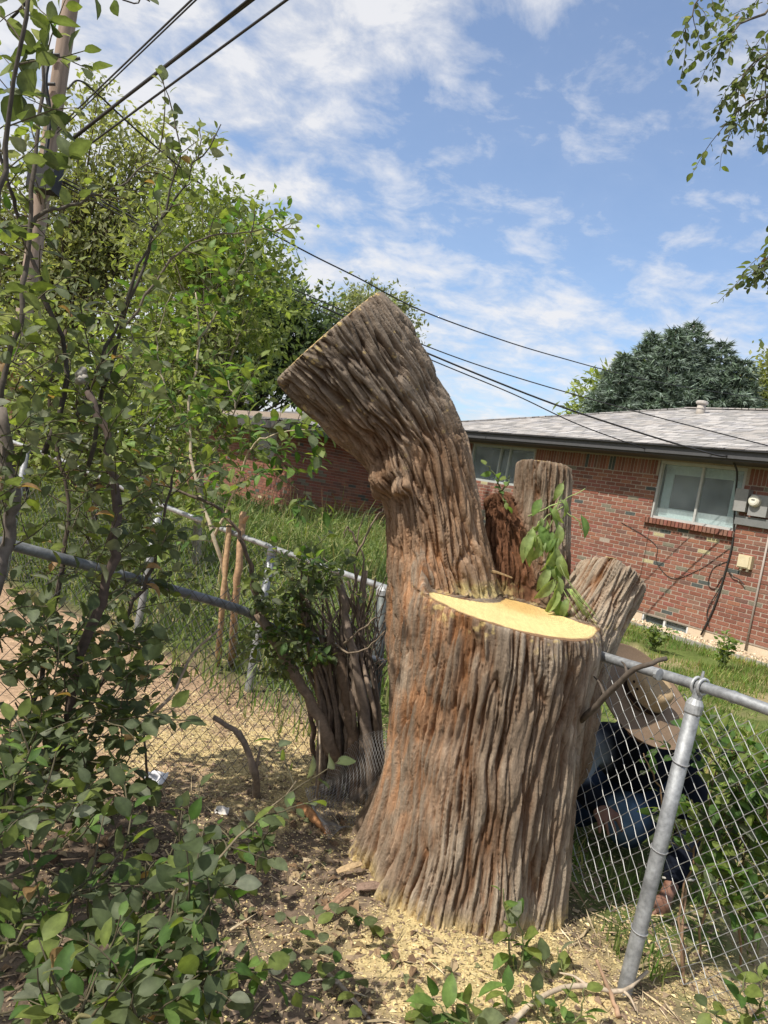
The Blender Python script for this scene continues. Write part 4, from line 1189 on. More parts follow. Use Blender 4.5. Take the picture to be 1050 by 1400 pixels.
path_r = [RAIL[0][:2] + [.01, .02], RAIL[1][:2] + [.012, .02], RAIL[2][:2] + [.02, .02], RAIL[3][:2] + [.02, .02], (RAIL[3] * .35 + RAIL[4] * .65)[:2] + [.02, .02]]
g = G(); chain(g, path_r, lambda t: 0.10 + 0.05 * t, lambda t: 0.985, wob=0.06, col=(0.34, 0.34, 0.33)); g.build('wire_mesh', M_WIRE, fence)
path_f = [RAIL[5][:2] + [0, .02], RAIL[6][:2] + [0, .02], RAIL[7][:2] + [0, .02], RAIL[8][:2] + [0, .02], RAIL[9][:2] + [0, .02]]
g = G(); chain(g, path_f, lambda t: 0.03, lambda t: 0.91 + 0.1 * t + 0.2 * max(0, t - .4), 0.034, 0.036, 0.0018, wob=0.05, col=(0.12, 0.125, 0.12)); g.build('wire_mesh', M_WIRE, fence)

lfence = thing('chain_link_fence', gpt(-1.28, 2.61), 'sagging chain-link fence on the left whose top rail slopes down to the corner', 'fence')
LR = np.array([at(-330, 655, 2.30), at(15, 745, 2.61), at(180, 790, 2.95), at(330, 834, 3.32), at(372, 858, 3.42), at(420, 872, 3.60), at(525, 906, 4.03)])
G().tube(spline(LR, 40), 0.0205, 12, (0.22, 0.23, 0.24)).build('top_rail', M_ZINC, lfence, True)
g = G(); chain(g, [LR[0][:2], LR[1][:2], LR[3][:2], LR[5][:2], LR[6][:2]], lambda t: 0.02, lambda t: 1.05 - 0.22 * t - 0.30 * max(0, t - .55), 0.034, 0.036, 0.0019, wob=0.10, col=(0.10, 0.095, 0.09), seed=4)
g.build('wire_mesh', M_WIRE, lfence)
post(lfence, gpt(*LR[0][:2]), LR[0], 0.027)
for f_ in (0.25, 0.5):
    c_ = LR[1] + (LR[3] - LR[1]) * f_; dd = unit(LR[3] - LR[1])
    G().tube([c_ + (UP * np.cos(a) + np.cross(dd, UP) * np.sin(a)) * 0.0225 for a in th], 0.002, 5, (0.25, 0.25, 0.25), caps=False).build('tie_wire', M_WIRE, lfence)

# crumpled poultry netting between the shrub and the stump
def netting():
    g = G(); r = np.random.default_rng(2)
    A, B = at(430, 1185, 2.95), at(520, 1010, 3.28)
    nx, ny = 30, 34; c = 0.016
    def surf(u, v):
        """u across, v up the bent sheet"""
        a = 1.9 * (v - 0.3)
        x = 0.02 + 0.33 * u - 0.11 * sin(2.2 * v + 1.5 * u); y = 3.02 + 0.20 * sin(a) * 0.5 + 0.16 * u
        z = 0.02 + 0.46 * max(0, v - 0.12) ** 1.1 * (0.6 + 0.6 * u) + 0.03 * sin(7 * u + 5 * v)
        p = np.array([x + 0.03 * sin(9 * v + 4 * u), y + 0.05 * sin(6 * u - 8 * v), z]); return p
    for i in range(nx):
        for j in range(ny):
            u0 = (i + 0.5 * (j % 2)) / nx; v0 = j / ny
            p = surf(u0, v0); q = surf(u0 + 0.5 / nx, v0 + 1 / ny); s = surf(u0 - 0.5 / nx, v0 + 1 / ny)
            g.tube([p, q], 0.0011, 3, (0.32, 0.31, 0.29), caps=False); g.tube([p, s], 0.0011, 3, (0.32, 0.31, 0.29), caps=False)
    o = g.build('wire_netting', M_WIRE, None, False, (0.2, 3.05, 0.0))
    tag(o, 'crumpled fine wire netting slumped against the left side of the stump', 'wire netting')
netting()

# ------------------------------------------------------------------ person kneeling behind the fence
def capsule_field(parts, k=0.03, wr=0.0, ws=9.0):
    limbs = [Limb(p, r_, n) for p, r_, n in parts]
    def f(Q):
        d = None
        for l in limbs:
            e = l.dist(Q, far=0.15); d = e if d is None else smin(d, e, k)
        if wr: d = d + perlin(Q * np.array([ws, ws, ws * .6], np.float32)) * wr + perlin(Q * ws * 2.3 + 5) * wr * .45
        return d
    return f, limbs
def field_mesh(name, parts, vox, mat, col, parent, k=0.03, wr=0.0, colf=None):
    f, limbs = capsule_field(parts, k, wr)
    lo = np.min([l.P.min(0) - l.R.max() for l in limbs], 0) - 0.03; hi = np.max([l.P.max(0) + l.R.max() for l in limbs], 0) + 0.03
    S, o = grid_sdf(f, f, lo, hi, vox, 4, 0.02)
    V, Q = surface_nets(S, o, vox)
    C = np.tile(np.array(col, float), (len(V), 1)) if colf is None else colf(V)
    me = build_mesh(name, V - wloc(parent), [Q], mat, C, True)
    return link(name, me, parent)
pel = np.array([1.62, 3.78, 0.33]); chest = at(868, 1035, 3.42); neck = at(874, 1002, 3.28)
shL, shR = at(815, 1012, 3.40), at(928, 1022, 3.36)
elL, wrL = at(789, 1062, 3.28), at(816, 1098, 3.14)
elR, wrR = at(946, 1110, 3.22), at(917, 1212, 2.99)
knL, knR = at(792, 1098, 3.46), at(858, 1122, 3.30)
haL, haR = at(824, 1112, 3.09), at(905, 1236, 2.93)
head = at(884, 968, 3.20)
person = thing('person', (1.5, 3.5, 0.0), 'person in wide tan hat and dark blue clothes kneeling behind the fence beside the stump', 'person')
body = [([pel, (pel + chest) / 2 + [0, 0, .05], chest, neck], [.11, .10, .11, .05], 8), ([chest, shL, elL, wrL], [.06, .045, .036, .027], 8), ([chest, shR, elR, wrR], [.06, .045, .036, .027], 8),
        ([neck, head + [0, .03, -.05]], [.055, .07], 3), ([head + [0, .03, .03], head + [0, -.02, -.04], head + [-.01, -.055, -.085]], [.088, .085, .055], 5),
        ([head + [-.012, -.10, -.05], head + [-.014, -.125, -.075]], [.014, .017], 3), ([head + [.085, .02, -.03], head + [.09, .03, -.055]], [.014, .012], 3), ([head + [-.085, .0, -.03], head + [-.09, .01, -.055]], [.014, .012], 3),
        ([pel, knL + [0, .05, 0]], [.09, .05], 5), ([pel, knR + [0, .05, 0]], [.09, .05], 5)]
for wr_, ha, el in ((wrL, haL, elL), (wrR, haR, elR)):
    d = unit(ha - wr_); s = unit(np.cross(d, [0.2, -1, 0.1])); nrm = np.cross(s, d)
    body.append(([wr_, ha], [.026, .030], 3)); body.append(([ha - s * .02, ha + s * .02], [.021, .021], 3))
    for q, L in zip((-.033, -.011, .011, .031), (.062, .075, .070, .055)):
        a = ha + s * q + d * .02
        body.append(([a, a + d * L * .5 + nrm * .006 + s * q * .35, a + d * L - nrm * .018 + s * q * .5], [.0105, .0095, .0075], 4))
    body.append(([ha - s * .03 - d * .02, ha - s * .055 + d * .01, ha - s * .062 + d * .042], [.013, .011, .009], 4))
field_mesh('body', body, 0.0085, M_SKIN, (0.20, 0.10, 0.065), person, 0.014)
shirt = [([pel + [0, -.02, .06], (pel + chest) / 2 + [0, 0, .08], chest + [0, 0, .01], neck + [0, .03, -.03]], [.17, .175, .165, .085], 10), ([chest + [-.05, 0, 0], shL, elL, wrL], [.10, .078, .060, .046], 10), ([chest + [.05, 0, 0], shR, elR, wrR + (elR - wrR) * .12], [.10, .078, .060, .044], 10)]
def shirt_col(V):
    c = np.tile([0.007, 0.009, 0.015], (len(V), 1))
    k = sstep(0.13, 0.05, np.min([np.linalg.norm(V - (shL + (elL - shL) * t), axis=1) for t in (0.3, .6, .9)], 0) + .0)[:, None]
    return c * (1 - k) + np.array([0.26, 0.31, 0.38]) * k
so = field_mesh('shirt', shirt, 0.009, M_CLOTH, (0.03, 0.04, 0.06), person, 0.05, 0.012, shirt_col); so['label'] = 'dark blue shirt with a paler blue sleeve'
jeans = [([pel, pel + [0, -.06, -.02]], [.19, .17], 3), ([pel + [-.09, 0, 0], knL], [.135, .10], 6), ([pel + [.07, 0, 0], knR], [.135, .105], 6), ([knL, knL + [.05, .40, -.05]], [.085, .06], 5), ([knR, knR + [.06, .42, -.07]], [.085, .06], 5)]
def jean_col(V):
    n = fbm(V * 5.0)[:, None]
    k = sstep(0.17, 0.06, np.linalg.norm(V - (knR + np.array([-.07, -.05, .04])), axis=1)[:, None] + 0.02 * n)  # paler patch over the near knee
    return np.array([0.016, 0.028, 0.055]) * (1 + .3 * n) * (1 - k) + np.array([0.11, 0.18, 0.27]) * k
jo = field_mesh('jeans', jeans, 0.010, M_CLOTH, (0.05, 0.08, 0.14), person, 0.05, 0.012, jean_col); jo['label'] = 'blue jeans, paler over one knee'
for kn in (knL, knR):
    e = kn + np.array([.055, .45, -.07]); e[2] = 0.07
    field_mesh('shoe', [([e, e + [.01, .12, .0], e + [.015, .2, -.02]], [.055, .05, .04], 4)], 0.012, M_CLOTH, (0.10, 0.06, 0.035), person)
# wide hat
hc = at(878, 952, 3.14)
hn = unit(0.78 * (0.58 * CAM_R + 0.81 * CAM_U) - 0.60 * CAM_F); hx = unit(np.cross(hn, CAM_F)); hy = np.cross(hn, hx)
hat = thing('hat', hc, 'wide-brimmed tan straw hat on the kneeling person', 'hat')
def lathe(prof, rx=1.0, ry=1.0, n=40, wav=0.0):
    V = []; 
    for (r_, z_) in prof:
        for a in np.arange(n) * 2 * pi / n:
            w = wav * (r_ / prof[-1][0] if prof[-1][0] > prof[0][0] else 1) ** 3 * (0.9 * cos(2 * a + .7) + 0.35 * sin(3 * a))
            V.append(hc + hx * (r_ * cos(a) * rx) + hy * (r_ * sin(a) * ry) + hn * (z_ + w))
    k = len(prof); F = []
    for i in range(k - 1):
        for j in range(n):
            F.append([i * n + j, i * n + (j + 1) % n, (i + 1) * n + (j + 1) % n, (i + 1) * n + j])
    return np.array(V), [np.array(F)]
V, F = lathe([(.07, -.004), (.095, .000), (.13, -.003), (.17, -.004), (.21, .002), (.250, .014), (.254, .018), (.250, .010), (.21, -.004), (.17, -.010), (.13, -.009), (.07, -.008)], 1.02, .98, 44, .012)
rad_ = np.linalg.norm(V - hc, axis=1)
bc = np.array([0.18, 0.125, 0.082]) * (1 + 0.10 * np.sin(rad_ * 260))[:, None]
ho = link('brim', build_mesh('brim', V - hc, F, M_STRAW, bc, True), hat)
V, F = lathe([(.098, .0), (.096, .03), (.090, .07), (.082, .098), (.066, .112), (.045, .106), (.02, .098), (.001, .096)], 1.02, .86, 40)
dv = V - hc; dent = np.exp(-((dv @ hx) / .03) ** 2) * (dv @ hn > .09); V = V - np.outer(dent * .016, hn)
link('crown', build_mesh('crown', V - hc, F, M_STRAW, (0.34, 0.245, 0.14), True), hat)
V, F = lathe([(.1005, .006), (.1005, .028)], 1.02, .87, 40)
link('band', build_mesh('band', V - hc, F, M_CLOTH, (0.03, 0.02, 0.016), True), hat)
for a in (0.35, 0.75):
    q = hc + hx * (.092 * cos(a)) + hy * (.080 * sin(a)) + hn * .062
    G().tube([q - hn * .003, q + unit(hx * cos(a) + hy * sin(a)) * .006], 0.005, 8, (0.02, 0.015, 0.012)).build('eyelet', M_CLOTH, hat)

# ------------------------------------------------------------------ shrubs with leaves
class Plant:
    def __init__(s, seed): s.r = np.random.default_rng(seed); s.tw = G(); s.stems = []; s.Ms = []; s.vi = []
    def pix(s, pts): return [(p if isinstance(p, np.ndarray) else (p[1] if isinstance(p[0], str) else at(*p))) for p in pts]
    def stem(s, pts, r0, r1, col=(0.11, 0.085, 0.065), n=22, wob=0.006, sides=8, raw=False):
        P = spline(pts if raw else s.pix(pts), n)
        P[1:-1] += s.r.normal(0, wob, (n - 2, 3))
        rr = np.linspace(r0, r1, n) * (1 + 0.08 * s.r.normal(size=n))
        s.stems.append((P, rr, col, sides)); return P
    def leaf(s, p, d, L, tints, up=1.0, jit=0.55):
        r = s.r; nrm = UP * up + r.normal(0, jit, 3) + SUN_DIR * 0.25
        s.Ms.append(leaf_mat4(p, d, nrm, L * np.exp(min(r.normal(-.03, 0.26), .32)))); s.vi.append(r.choice(8, p=tints))
    def twig(s, p, d, L, leaf, n, tints, r0=0.0028, droop=0.25, col=(0.10, 0.085, 0.05), up=1.0, cluster=0.5):
        r = s.r; d = unit(d); k = 6
        side = unit(np.cross(d, r.normal(size=3))); P = [np.asarray(p, float)]
        for i in range(1, k):
            d = unit(d + side * r.normal(0, 0.12) + UP * r.normal(0.02, 0.10) - UP * droop * 0.06 * i + r.normal(0, 0.06, 3)); P.append(P[-1] + d * L / (k - 1))
        P = np.array(P); s.tw.tube(P, np.linspace(r0, r0 * .45, k), 4, col, caps=False)
        s.on(P, leaf, n, tints, up, cluster)
        return P
    def on(s, P, leaf, n, tints, up=1.0, cluster=0.5, t0=0.15):
        r = s.r; k = len(P)
        for j in range(n):
            t = t0 + (1 - t0) * ((j + r.uniform(0, .6)) / n) ** (1 - 0.3 * cluster); f_ = min(t * (k - 1), k - 1.001); i = int(f_)
            p = P[i] + (P[i + 1] - P[i]) * (f_ - i); d = unit(P[i + 1] - P[i])
            a = j * 2.4 + r.uniform(-.5, .5); e1 = unit(np.cross(d, UP + 1e-3)); e2 = np.cross(e1, d)
            o = e1 * cos(a) + e2 * sin(a) * 0.7
            dd = unit(d * 0.55 + o * 0.9 - UP * 0.12 + r.normal(0, .15, 3)); s.leaf(p + dd * leaf * .16, dd, leaf, tints, up)
    def spray(s, P, count, L, leaf, nl, tints, t0=0.2, spread=1.0, up=0.35, sub=0, droop=0.25, away=None):
        """side twigs along a stem"""
        r = s.r; k = len(P)
        for j in range(count):
            t = t0 + (1 - t0) * (j + r.uniform()) / count; f_ = min(t * (k - 1), k - 1.001); i = int(f_)
            p = P[i] + (P[i + 1] - P[i]) * (f_ - i); d = unit(P[i + 1] - P[i])
            o = r.normal(size=3); o = unit(o - d * (o @ d))
            dd = unit(d * 0.5 + o * spread + UP * up + (0 if away is None else np.asarray(away)))
            Q = s.twig(p, dd, L * np.exp(r.normal(0, .3)), leaf, nl, tints, droop=droop)
            for _ in range(sub):
                q = Q[r.integers(2, 5)]; o = r.normal(size=3); s.twig(q, unit(o + dd * .7), L * .55 * np.exp(r.normal(0, .3)), leaf, max(2, nl - 2), tints, 0.002, droop)
    def build(s, name, label, cat, base, limit=300, group=None, stem_name='stem', leaf_mat=None):
        root = thing(name, base, label, cat, group)
        for P, rr, col, sides in s.stems:
            c = np.array(col) * (1 + 0.15 * s.r.normal())
            G().tube(P, rr, sides, np.clip(c, .01, .8)).build(stem_name, M_TWIG, root, True)
        if s.tw.n: s.tw.build('twigs', M_TWIG, root, True)['kind'] = 'stuff'
        if s.Ms: pieces(root, 'leaf', 'leaves_beyond', LEAFS, s.Ms, s.vi, leaf_mat or M_LEAF, limit, True)
        return root
LEAFS = []
for i, (c_, a_, cu, fo) in enumerate([((0.088, 0.112, 0.050), .66, .20, .22), ((0.122, 0.148, 0.082), .62, .30, .10), ((0.062, 0.084, 0.038), .70, .15, .30), ((0.150, 0.190, 0.050), .60, .25, .18),
                                      ((0.172, 0.188, 0.132), .64, .35, .25), ((0.24, 0.15, 0.07), .58, .6, .5), ((0.065, 0.125, 0.030), .52, .25, .2), ((0.13, 0.21, 0.055), .50, .4, .3)]):
    LEAFS.append(leaf_shape(a_, fo, cu, 0.05 * (i % 3), 5, c_, 1.3, 0.05, i))
LEAFS.append(leaf_shape(.42, .75, .9, .1, 6, (0.25, 0.32, 0.12), 1.15, .25, 20)); LEAFS.append(leaf_shape(.36, .9, 1.3, .1, 6, (0.20, 0.27, 0.10), 1.2, .3, 21))
T_DUSTY = np.array([.30, .24, .24, .08, .12, .02, 0, 0]); T_DARK = np.array([.30, .12, .48, .05, .05, 0, 0, 0]); T_DARK /= T_DARK.sum()
T_FRESH = np.array([.05, .05, .05, .30, .02, .0, .30, .23]); T_MID = np.array([.22, .12, .14, .22, .06, .01, .18, .05])
T_SUNLIT = np.array([.10, .28, .05, .28, .18, .01, .05, .05])  # paler mix: sunlight painted into the tall shrub's upper leaves
for t_ in (T_SUNLIT, T_DUSTY, T_DARK, T_FRESH, T_MID): t_ /= t_.sum()

# --- tall dusty shrub on the left, in front of the sagging fence
pl1 = Plant(101)
B1 = gpt(-1.25, 2.45)
def gp(x, y): return gpt(x, y)
A = pl1.stem([B1, at(70, 1050, 2.46), at(112, 900, 2.44), at(148, 790, 2.40), at(160, 715, 2.40), at(153, 650, 2.41), at(140, 585, 2.43), at(120, 535, 2.45)], .020, .0125, (.115, .085, .07))
kb = at(112, 518, 2.45); 
Bs = pl1.stem([gpt(-1.55, 2.2), at(-60, 950, 2.25), at(-8, 800, 2.28), at(16, 715, 2.30), at(12, 640, 2.30), at(0, 560, 2.32)], .026, .020, (.15, .125, .105))
Cs = pl1.stem([at(0, 560, 2.32), at(25, 440, 2.34), at(38, 340, 2.36), at(48, 210, 2.38), at(58, 120, 2.4), at(66, 20, 2.4)], .010, .004, (.09, .075, .06))
Ds = pl1.stem([at(60, 620, 2.5), at(95, 510, 2.55), at(60, 400, 2.5), at(28, 300, 2.45), at(0, 215, 2.4), at(-20, 100, 2.35)], .010, .005, (.06, .05, .042))
Es = pl1.stem([at(120, 640, 2.65), at(150, 500, 2.7), at(190, 380, 2.72), at(222, 290, 2.75), at(246, 210, 2.78), at(236, 150, 2.8)], .0085, .002, (.075, .065, .05))
Fs_ = pl1.stem([at(95, 600, 2.6), at(150, 470, 2.65), at(205, 330, 2.7), at(255, 245, 2.75), at(302, 170, 2.8)], .008, .0018, (.07, .06, .045))
Gs = pl1.stem([at(100, 560, 2.7), at(190, 420, 2.8), at(255, 335, 2.85), at(330, 318, 2.9), at(402, 312, 2.95)], .007, .0015, (.12, .10, .075))
Hs = pl1.stem([at(20, 320, 2.4), at(75, 285, 2.45), at(130, 272, 2.5), at(180, 240, 2.55), at(225, 205, 2.6)], .007, .0018, (.10, .085, .065))
Is = pl1.stem([B1 + [.1, .25, 0], at(105, 1000, 2.75), at(170, 850, 2.8), at(215, 760, 2.85), at(235, 650, 2.9)], .012, .005, (.085, .065, .05))
Js = pl1.stem([B1 + [-.1, .2, 0], at(30, 1000, 2.7), at(75, 830, 2.75), at(95, 700, 2.8), at(70, 560, 2.8), at(90, 450, 2.8)], .012, .006, (.085, .065, .05))
Ks = pl1.stem([at(-60, 900, 2.1), at(-20, 600, 2.1), at(-10, 400, 2.0), at(10, 200, 1.95), at(40, -20, 1.9)], .012, .005, (.07, .06, .05))
Ls = pl1.stem([at(10, 30, 2.0), at(90, -30, 2.0), at(150, -8, 2.0), at(205, 2, 2.0)], .004, .0015, (.07, .06, .05))
LEAF1 = 0.050
for P, c_, L, nl, t0 in ((A, 16, .20, 7, .25), (Bs, 14, .26, 7, .2), (Cs, 10, .16, 5, .1), (Ds, 12, .18, 5, .1), (Es, 10, .13, 5, .1), (Fs_, 9, .12, 4, .1), (Gs, 9, .12, 4, .05), (Hs, 9, .12, 4, .1), (Is, 20, .24, 8, .15), (Js, 26, .24, 8, .12), (Ks, 16, .2, 6, .1)):
    pl1.spray(P, c_, L, LEAF1, nl, T_SUNLIT if c_ < 13 else T_DUSTY, t0, sub=1 if c_ > 12 else 0)
pl1.on(Ls, .066, 8, T_DARK, .6, 0, .3); pl1.on(Es, .05, 9, T_DUSTY, .8, 0, .75); pl1.on(Fs_, .045, 7, T_DUSTY, .8, 0, .7); pl1.on(Gs, .05, 5, T_DUSTY, .8, 0, .88)
for (x, y, Y, dx, dy) in ((68, 30, 2.0, 0, 1), (50, 70, 2.1, 1, 0), (25, 90, 2.1, -1, 0), (70, 160, 2.1, 0, -1), (30, 130, 2.0, 1, 1), (95, 215, 2.3, 1, 0)):   # big leaves at the very top, silhouette shade put into their tint
    for k in range(5): pl1.leaf(at(x, y, Y), CAM_R * cos(k * 1.3 + x) + CAM_U * sin(k * 1.3 + x) * .8 + pl1.r.normal(0, .2, 3), .062, T_DARK, .4, .8)
# thick skirt of leaves in front of and behind the rail
r = pl1.r
for (x, y, Y, n_, sx, sy) in ((70, 1010, 2.35, 26, 55, 70), (150, 985, 2.38, 18, 40, 45), (60, 900, 2.40, 24, 55, 50), (110, 1060, 2.30, 14, 60, 30), (190, 880, 2.6, 8, 30, 30), (160, 690, 3.15, 14, 55, 45), (110, 755, 3.1, 14, 50, 45), (215, 700, 3.3, 9, 30, 35), (60, 620, 2.55, 12, 55, 50),
                             (140, 470, 2.7, 8, 55, 50), (50, 350, 2.6, 7, 45, 60), (180, 560, 2.8, 10, 45, 45), (30, 480, 2.4, 12, 40, 60), (190, 960, 2.35, 4, 25, 20), (40, 1080, 2.2, 16, 45, 40), (100, 1130, 2.15, 10, 60, 30), (120, 860, 2.95, 12, 50, 40)):
    for k in range(n_):
        p = at(x + r.normal(0, sx * .6), y + r.normal(0, sy * .6), Y + r.normal(0, .10))
        pl1.twig(p, r.normal(size=3) + UP * .4, .16, LEAF1, 7, (T_SUNLIT if y < 640 else T_DUSTY) if r.uniform() < .65 else T_DARK)
tw = pl1.twig(at(120, 985, 2.3), at(240, 985, 2.25) - at(120, 985, 2.3), .34, .055, 11, T_DARK); pl1.twig(at(200, 975, 2.28), at(255, 985, 2.25) - at(200, 965, 2.28), .16, .055, 6, T_DARK)
# the part of the same shrub that stands outside the picture and shades the ground
for (x, y, z) in ((-1.75, 1.6, 1.2), (-1.6, 1.2, 1.6), (-1.9, 1.9, 1.9), (-1.45, .9, 1.1), (-2.1, 1.4, 1.4), (-1.55, 1.75, .8), (-1.9, .7, 1.8), (-2.3, 2.1, 1.2), (-2.0, 1.1, 2.2)):
    P = pl1.stem([gpt(-2.0 + r.normal(0, .1), 1.6), np.array([(x - 2.0) / 2, (y + 1.6) / 2, z * .55]), np.array([x, y, z])], .012, .004, raw=True, n=10)
    pl1.spray(P, 17, .32, .062, 9, T_DUSTY, .3, sub=1)
sh1 = pl1.build('tall_shrub', 'tall dusty-leaved shrub filling the left side in front of the sagging fence', 'shrub', B1, 300)
g = G()
for k in range(7):
    a = kb + pl1.r.normal(0, .010, 3); g.tube([a - UP * .014, a, a + UP * .012], [.009, .015, .008], 7, (.30, .28, .24))
g.build('gnarled_knob', M_TWIG, sh1, True)

# --- low shrub with big leaves in the lower left corner
pl2 = Plant(202); B2 = gpt(-0.95, 1.55)
L2 = 0.048
Z = [pl2.stem([B2, at(20, 1420, 1.5), at(130, 1330, 1.55), at(235, 1235, 1.65), at(320, 1150, 1.8), at(405, 1068, 1.95)], .007, .002, (.20, .16, .10)),
     pl2.stem([B2, at(60, 1410, 1.42), at(150, 1330, 1.42), at(215, 1285, 1.45), at(260, 1230, 1.5), at(300, 1215, 1.52)], .006, .002, (.18, .17, .08)),
     pl2.stem([B2, at(40, 1440, 1.35), at(130, 1370, 1.36), at(200, 1335, 1.4), at(270, 1350, 1.42), at(310, 1290, 1.45)], .006, .002, (.2, .17, .09)),
     pl2.stem([B2, at(-20, 1330, 1.5), at(20, 1280, 1.5), at(90, 1235, 1.55), at(125, 1200, 1.6)], .005, .002, (.16, .14, .08)),
     pl2.stem([B2, at(-30, 1200, 1.5), at(5, 1120, 1.5), at(25, 1060, 1.5)], .005, .002, (.16, .14, .08)),
     pl2.stem([B2, at(70, 1420, 1.3), at(110, 1390, 1.28), at(190, 1385, 1.3), at(250, 1395, 1.3)], .005, .002, (.2, .18, .08)),
     pl2.stem([B2, at(150, 1280, 1.8), at(230, 1180, 1.9), at(290, 1140, 1.95)], .005, .002, (.16, .12, .08))]
for P, c_, nl in zip(Z, (17, 15, 16, 13, 12, 12, 10), (5, 5, 5, 5, 5, 5, 4)):
    pl2.spray(P, c_, .12, L2, nl, T_MID if c_ not in (10, 15) else T_DARK, .25, up=.25, droop=.15)
    pl2.on(P, L2, 6, T_MID, .9, 0, .4)
for (x, y, Y, n_, sx, sy) in ((290, 1330, 1.5, 13, 50, 35), (330, 1170, 1.9, 9, 38, 30), (60, 1250, 1.55, 14, 55, 45), (25, 1110, 1.5, 8, 25, 40), (90, 1370, 1.35, 13, 60, 20), (190, 1290, 1.6, 12, 55, 45), (240, 1380, 1.4, 9, 60, 18), (130, 1180, 1.9, 9, 60, 35)):
    for k in range(n_): pl2.twig(at(x + pl2.r.normal(0, sx), y + pl2.r.normal(0, sy), Y), pl2.r.normal(size=3) + UP * .3, .10, L2, 4, T_MID, up=1.0)
pl2.build('low_shrub', 'low leaning shrub with large oval leaves in the lower left corner', 'shrub', B2, 300)

# --- cut multi-stemmed shrub between the fence corner and the stump
pl3 = Plant(303); B3 = gpt(0.08, 3.42)
bc_ = (.21, .155, .11)
def b3(dx, dy): return gpt(0.08 + dx, 3.42 + dy) - UP * .03
S3 = [pl3.stem([gz(462, 1072), at(455, 1030, 3.36), at(425, 960, 3.34), at(385, 890, 3.32), at(352, 838, 3.30)], 0.0337, 0.0211, bc_),
      pl3.stem([gz(440, 1062), at(447, 1010, 3.45), at(432, 920, 3.46), at(418, 850, 3.46), at(412, 800, 3.46)], 0.0253, 0.0126, bc_),
      pl3.stem([gz(486, 1092), at(482, 1020, 3.42), at(470, 930, 3.42), at(462, 890, 3.42)], 0.0316, 0.0253, (.20, .14, .095)),
      pl3.stem([gz(512, 1100), at(506, 1030, 3.36), at(494, 940, 3.36), at(478, 870, 3.37), at(464, 800, 3.40)], 0.0284, 0.0168, (.2, .155, .12)),
      pl3.stem([gz(503, 1066), at(500, 1010, 3.52), at(490, 920, 3.52), at(494, 840, 3.53), at(500, 780, 3.55)], 0.0253, 0.0105, bc_),
      pl3.stem([gz(472, 1056), at(470, 1010, 3.55), at(460, 930, 3.55), at(445, 870, 3.55)], 0.0232, 0.0126, (.10, .075, .055)),
      pl3.stem([gz(452, 1050), at(465, 1020, 3.50), at(455, 960, 3.5), at(440, 900, 3.5)], 0.0211, 0.0147, (.12, .09, .065)),
      pl3.stem([gz(478, 1080), at(474, 1000, 3.44), at(463, 920, 3.45), at(448, 860, 3.45)], 0.0203, 0.0140, (.24, .18, .13)), pl3.stem([gz(496, 1098), at(497, 1010, 3.40), at(483, 930, 3.40), at(480, 880, 3.41)], 0.0187, 0.0133, (.25, .19, .14)), pl3.stem([gz(430, 1052), at(425, 985, 3.5), at(412, 930, 3.5), at(385, 880, 3.5)], 0.0140, 0.0094, (.18, .13, .1)),
      pl3.stem([at(352, 840, 3.30), at(346, 800, 3.28), at(332, 745, 3.26), at(318, 716, 3.25), at(290, 692, 3.25), at(235, 668, 3.25), at(190, 650, 3.25)], 0.0126, 0.0042, (.12, .09, .065))]
pl3.spray(S3[-1], 10, .12, .05, 4, T_MID, .45)
r = pl3.r
for (x, y, Y, n_, sx, sy) in ((400, 830, 3.36, 44, 38, 48), (370, 880, 3.34, 22, 30, 30), (440, 800, 3.42, 16, 25, 25), (395, 775, 3.40, 14, 30, 16), (420, 890, 3.36, 16, 30, 22)):
    for k in range(n_):
        p = at(x + r.normal(0, sx * .55), y + r.normal(0, sy * .55), Y + r.normal(0, .08)); pl3.twig(p, r.normal(size=3) + UP * .3, .11, .042, 8, T_DARK if k % 5 < 2 else T_MID, .002)
for k in range(26):
    x0 = r.uniform(432, 520); pl3.stem([gz(x0, r.uniform(1050, 1095)), at(x0 + r.normal(0, 6), 980, 3.46 + r.normal(0, .06)), at(x0 - 12 + r.normal(0, 12), 880, 3.46 + r.normal(0, .06)), at(x0 - 16 + r.normal(0, 18), r.uniform(770, 850), 3.46)], r.uniform(.008, .015), .005, (.20, .15, .11), 12, .004, 6)
for k in range(70):                                                     # bare twigs standing between the stems and the stump
    p = at(r.uniform(462, 520), r.uniform(860, 950), 3.5 + r.normal(0, .06)); d = unit(CAM_U + CAM_R * r.normal(.15, .5) + r.normal(0, .2, 3))
    pl3.twig(p, d, r.uniform(.15, .45), .04, 0, T_DARK, r.uniform(.002, .0045), 0, (.17, .13, .10))
for pts in ([(455, 880, 3.4), (480, 892, 3.3), (505, 884, 3.28), (527, 862, 3.26)], [(470, 880, 3.35), (500, 855, 3.3), (528, 838, 3.3)], [(480, 870, 3.5), (497, 770, 3.5), (488, 740, 3.5), (500, 700, 3.5)], [(487, 760, 3.5), (510, 715, 3.5), (524, 695, 3.5)],
            [(488, 742, 3.5), (476, 720, 3.5), (470, 735, 3.5)], [(478, 860, 3.55), (466, 790, 3.55), (440, 760, 3.55)]):
    pl3.stem(pts, .006, .002, (.22, .17, .12), 12, .003, 6)
pl3.build('cut_shrub', 'clump of cut brown stems with small dark leaves left of the stump', 'shrub', B3, 300)

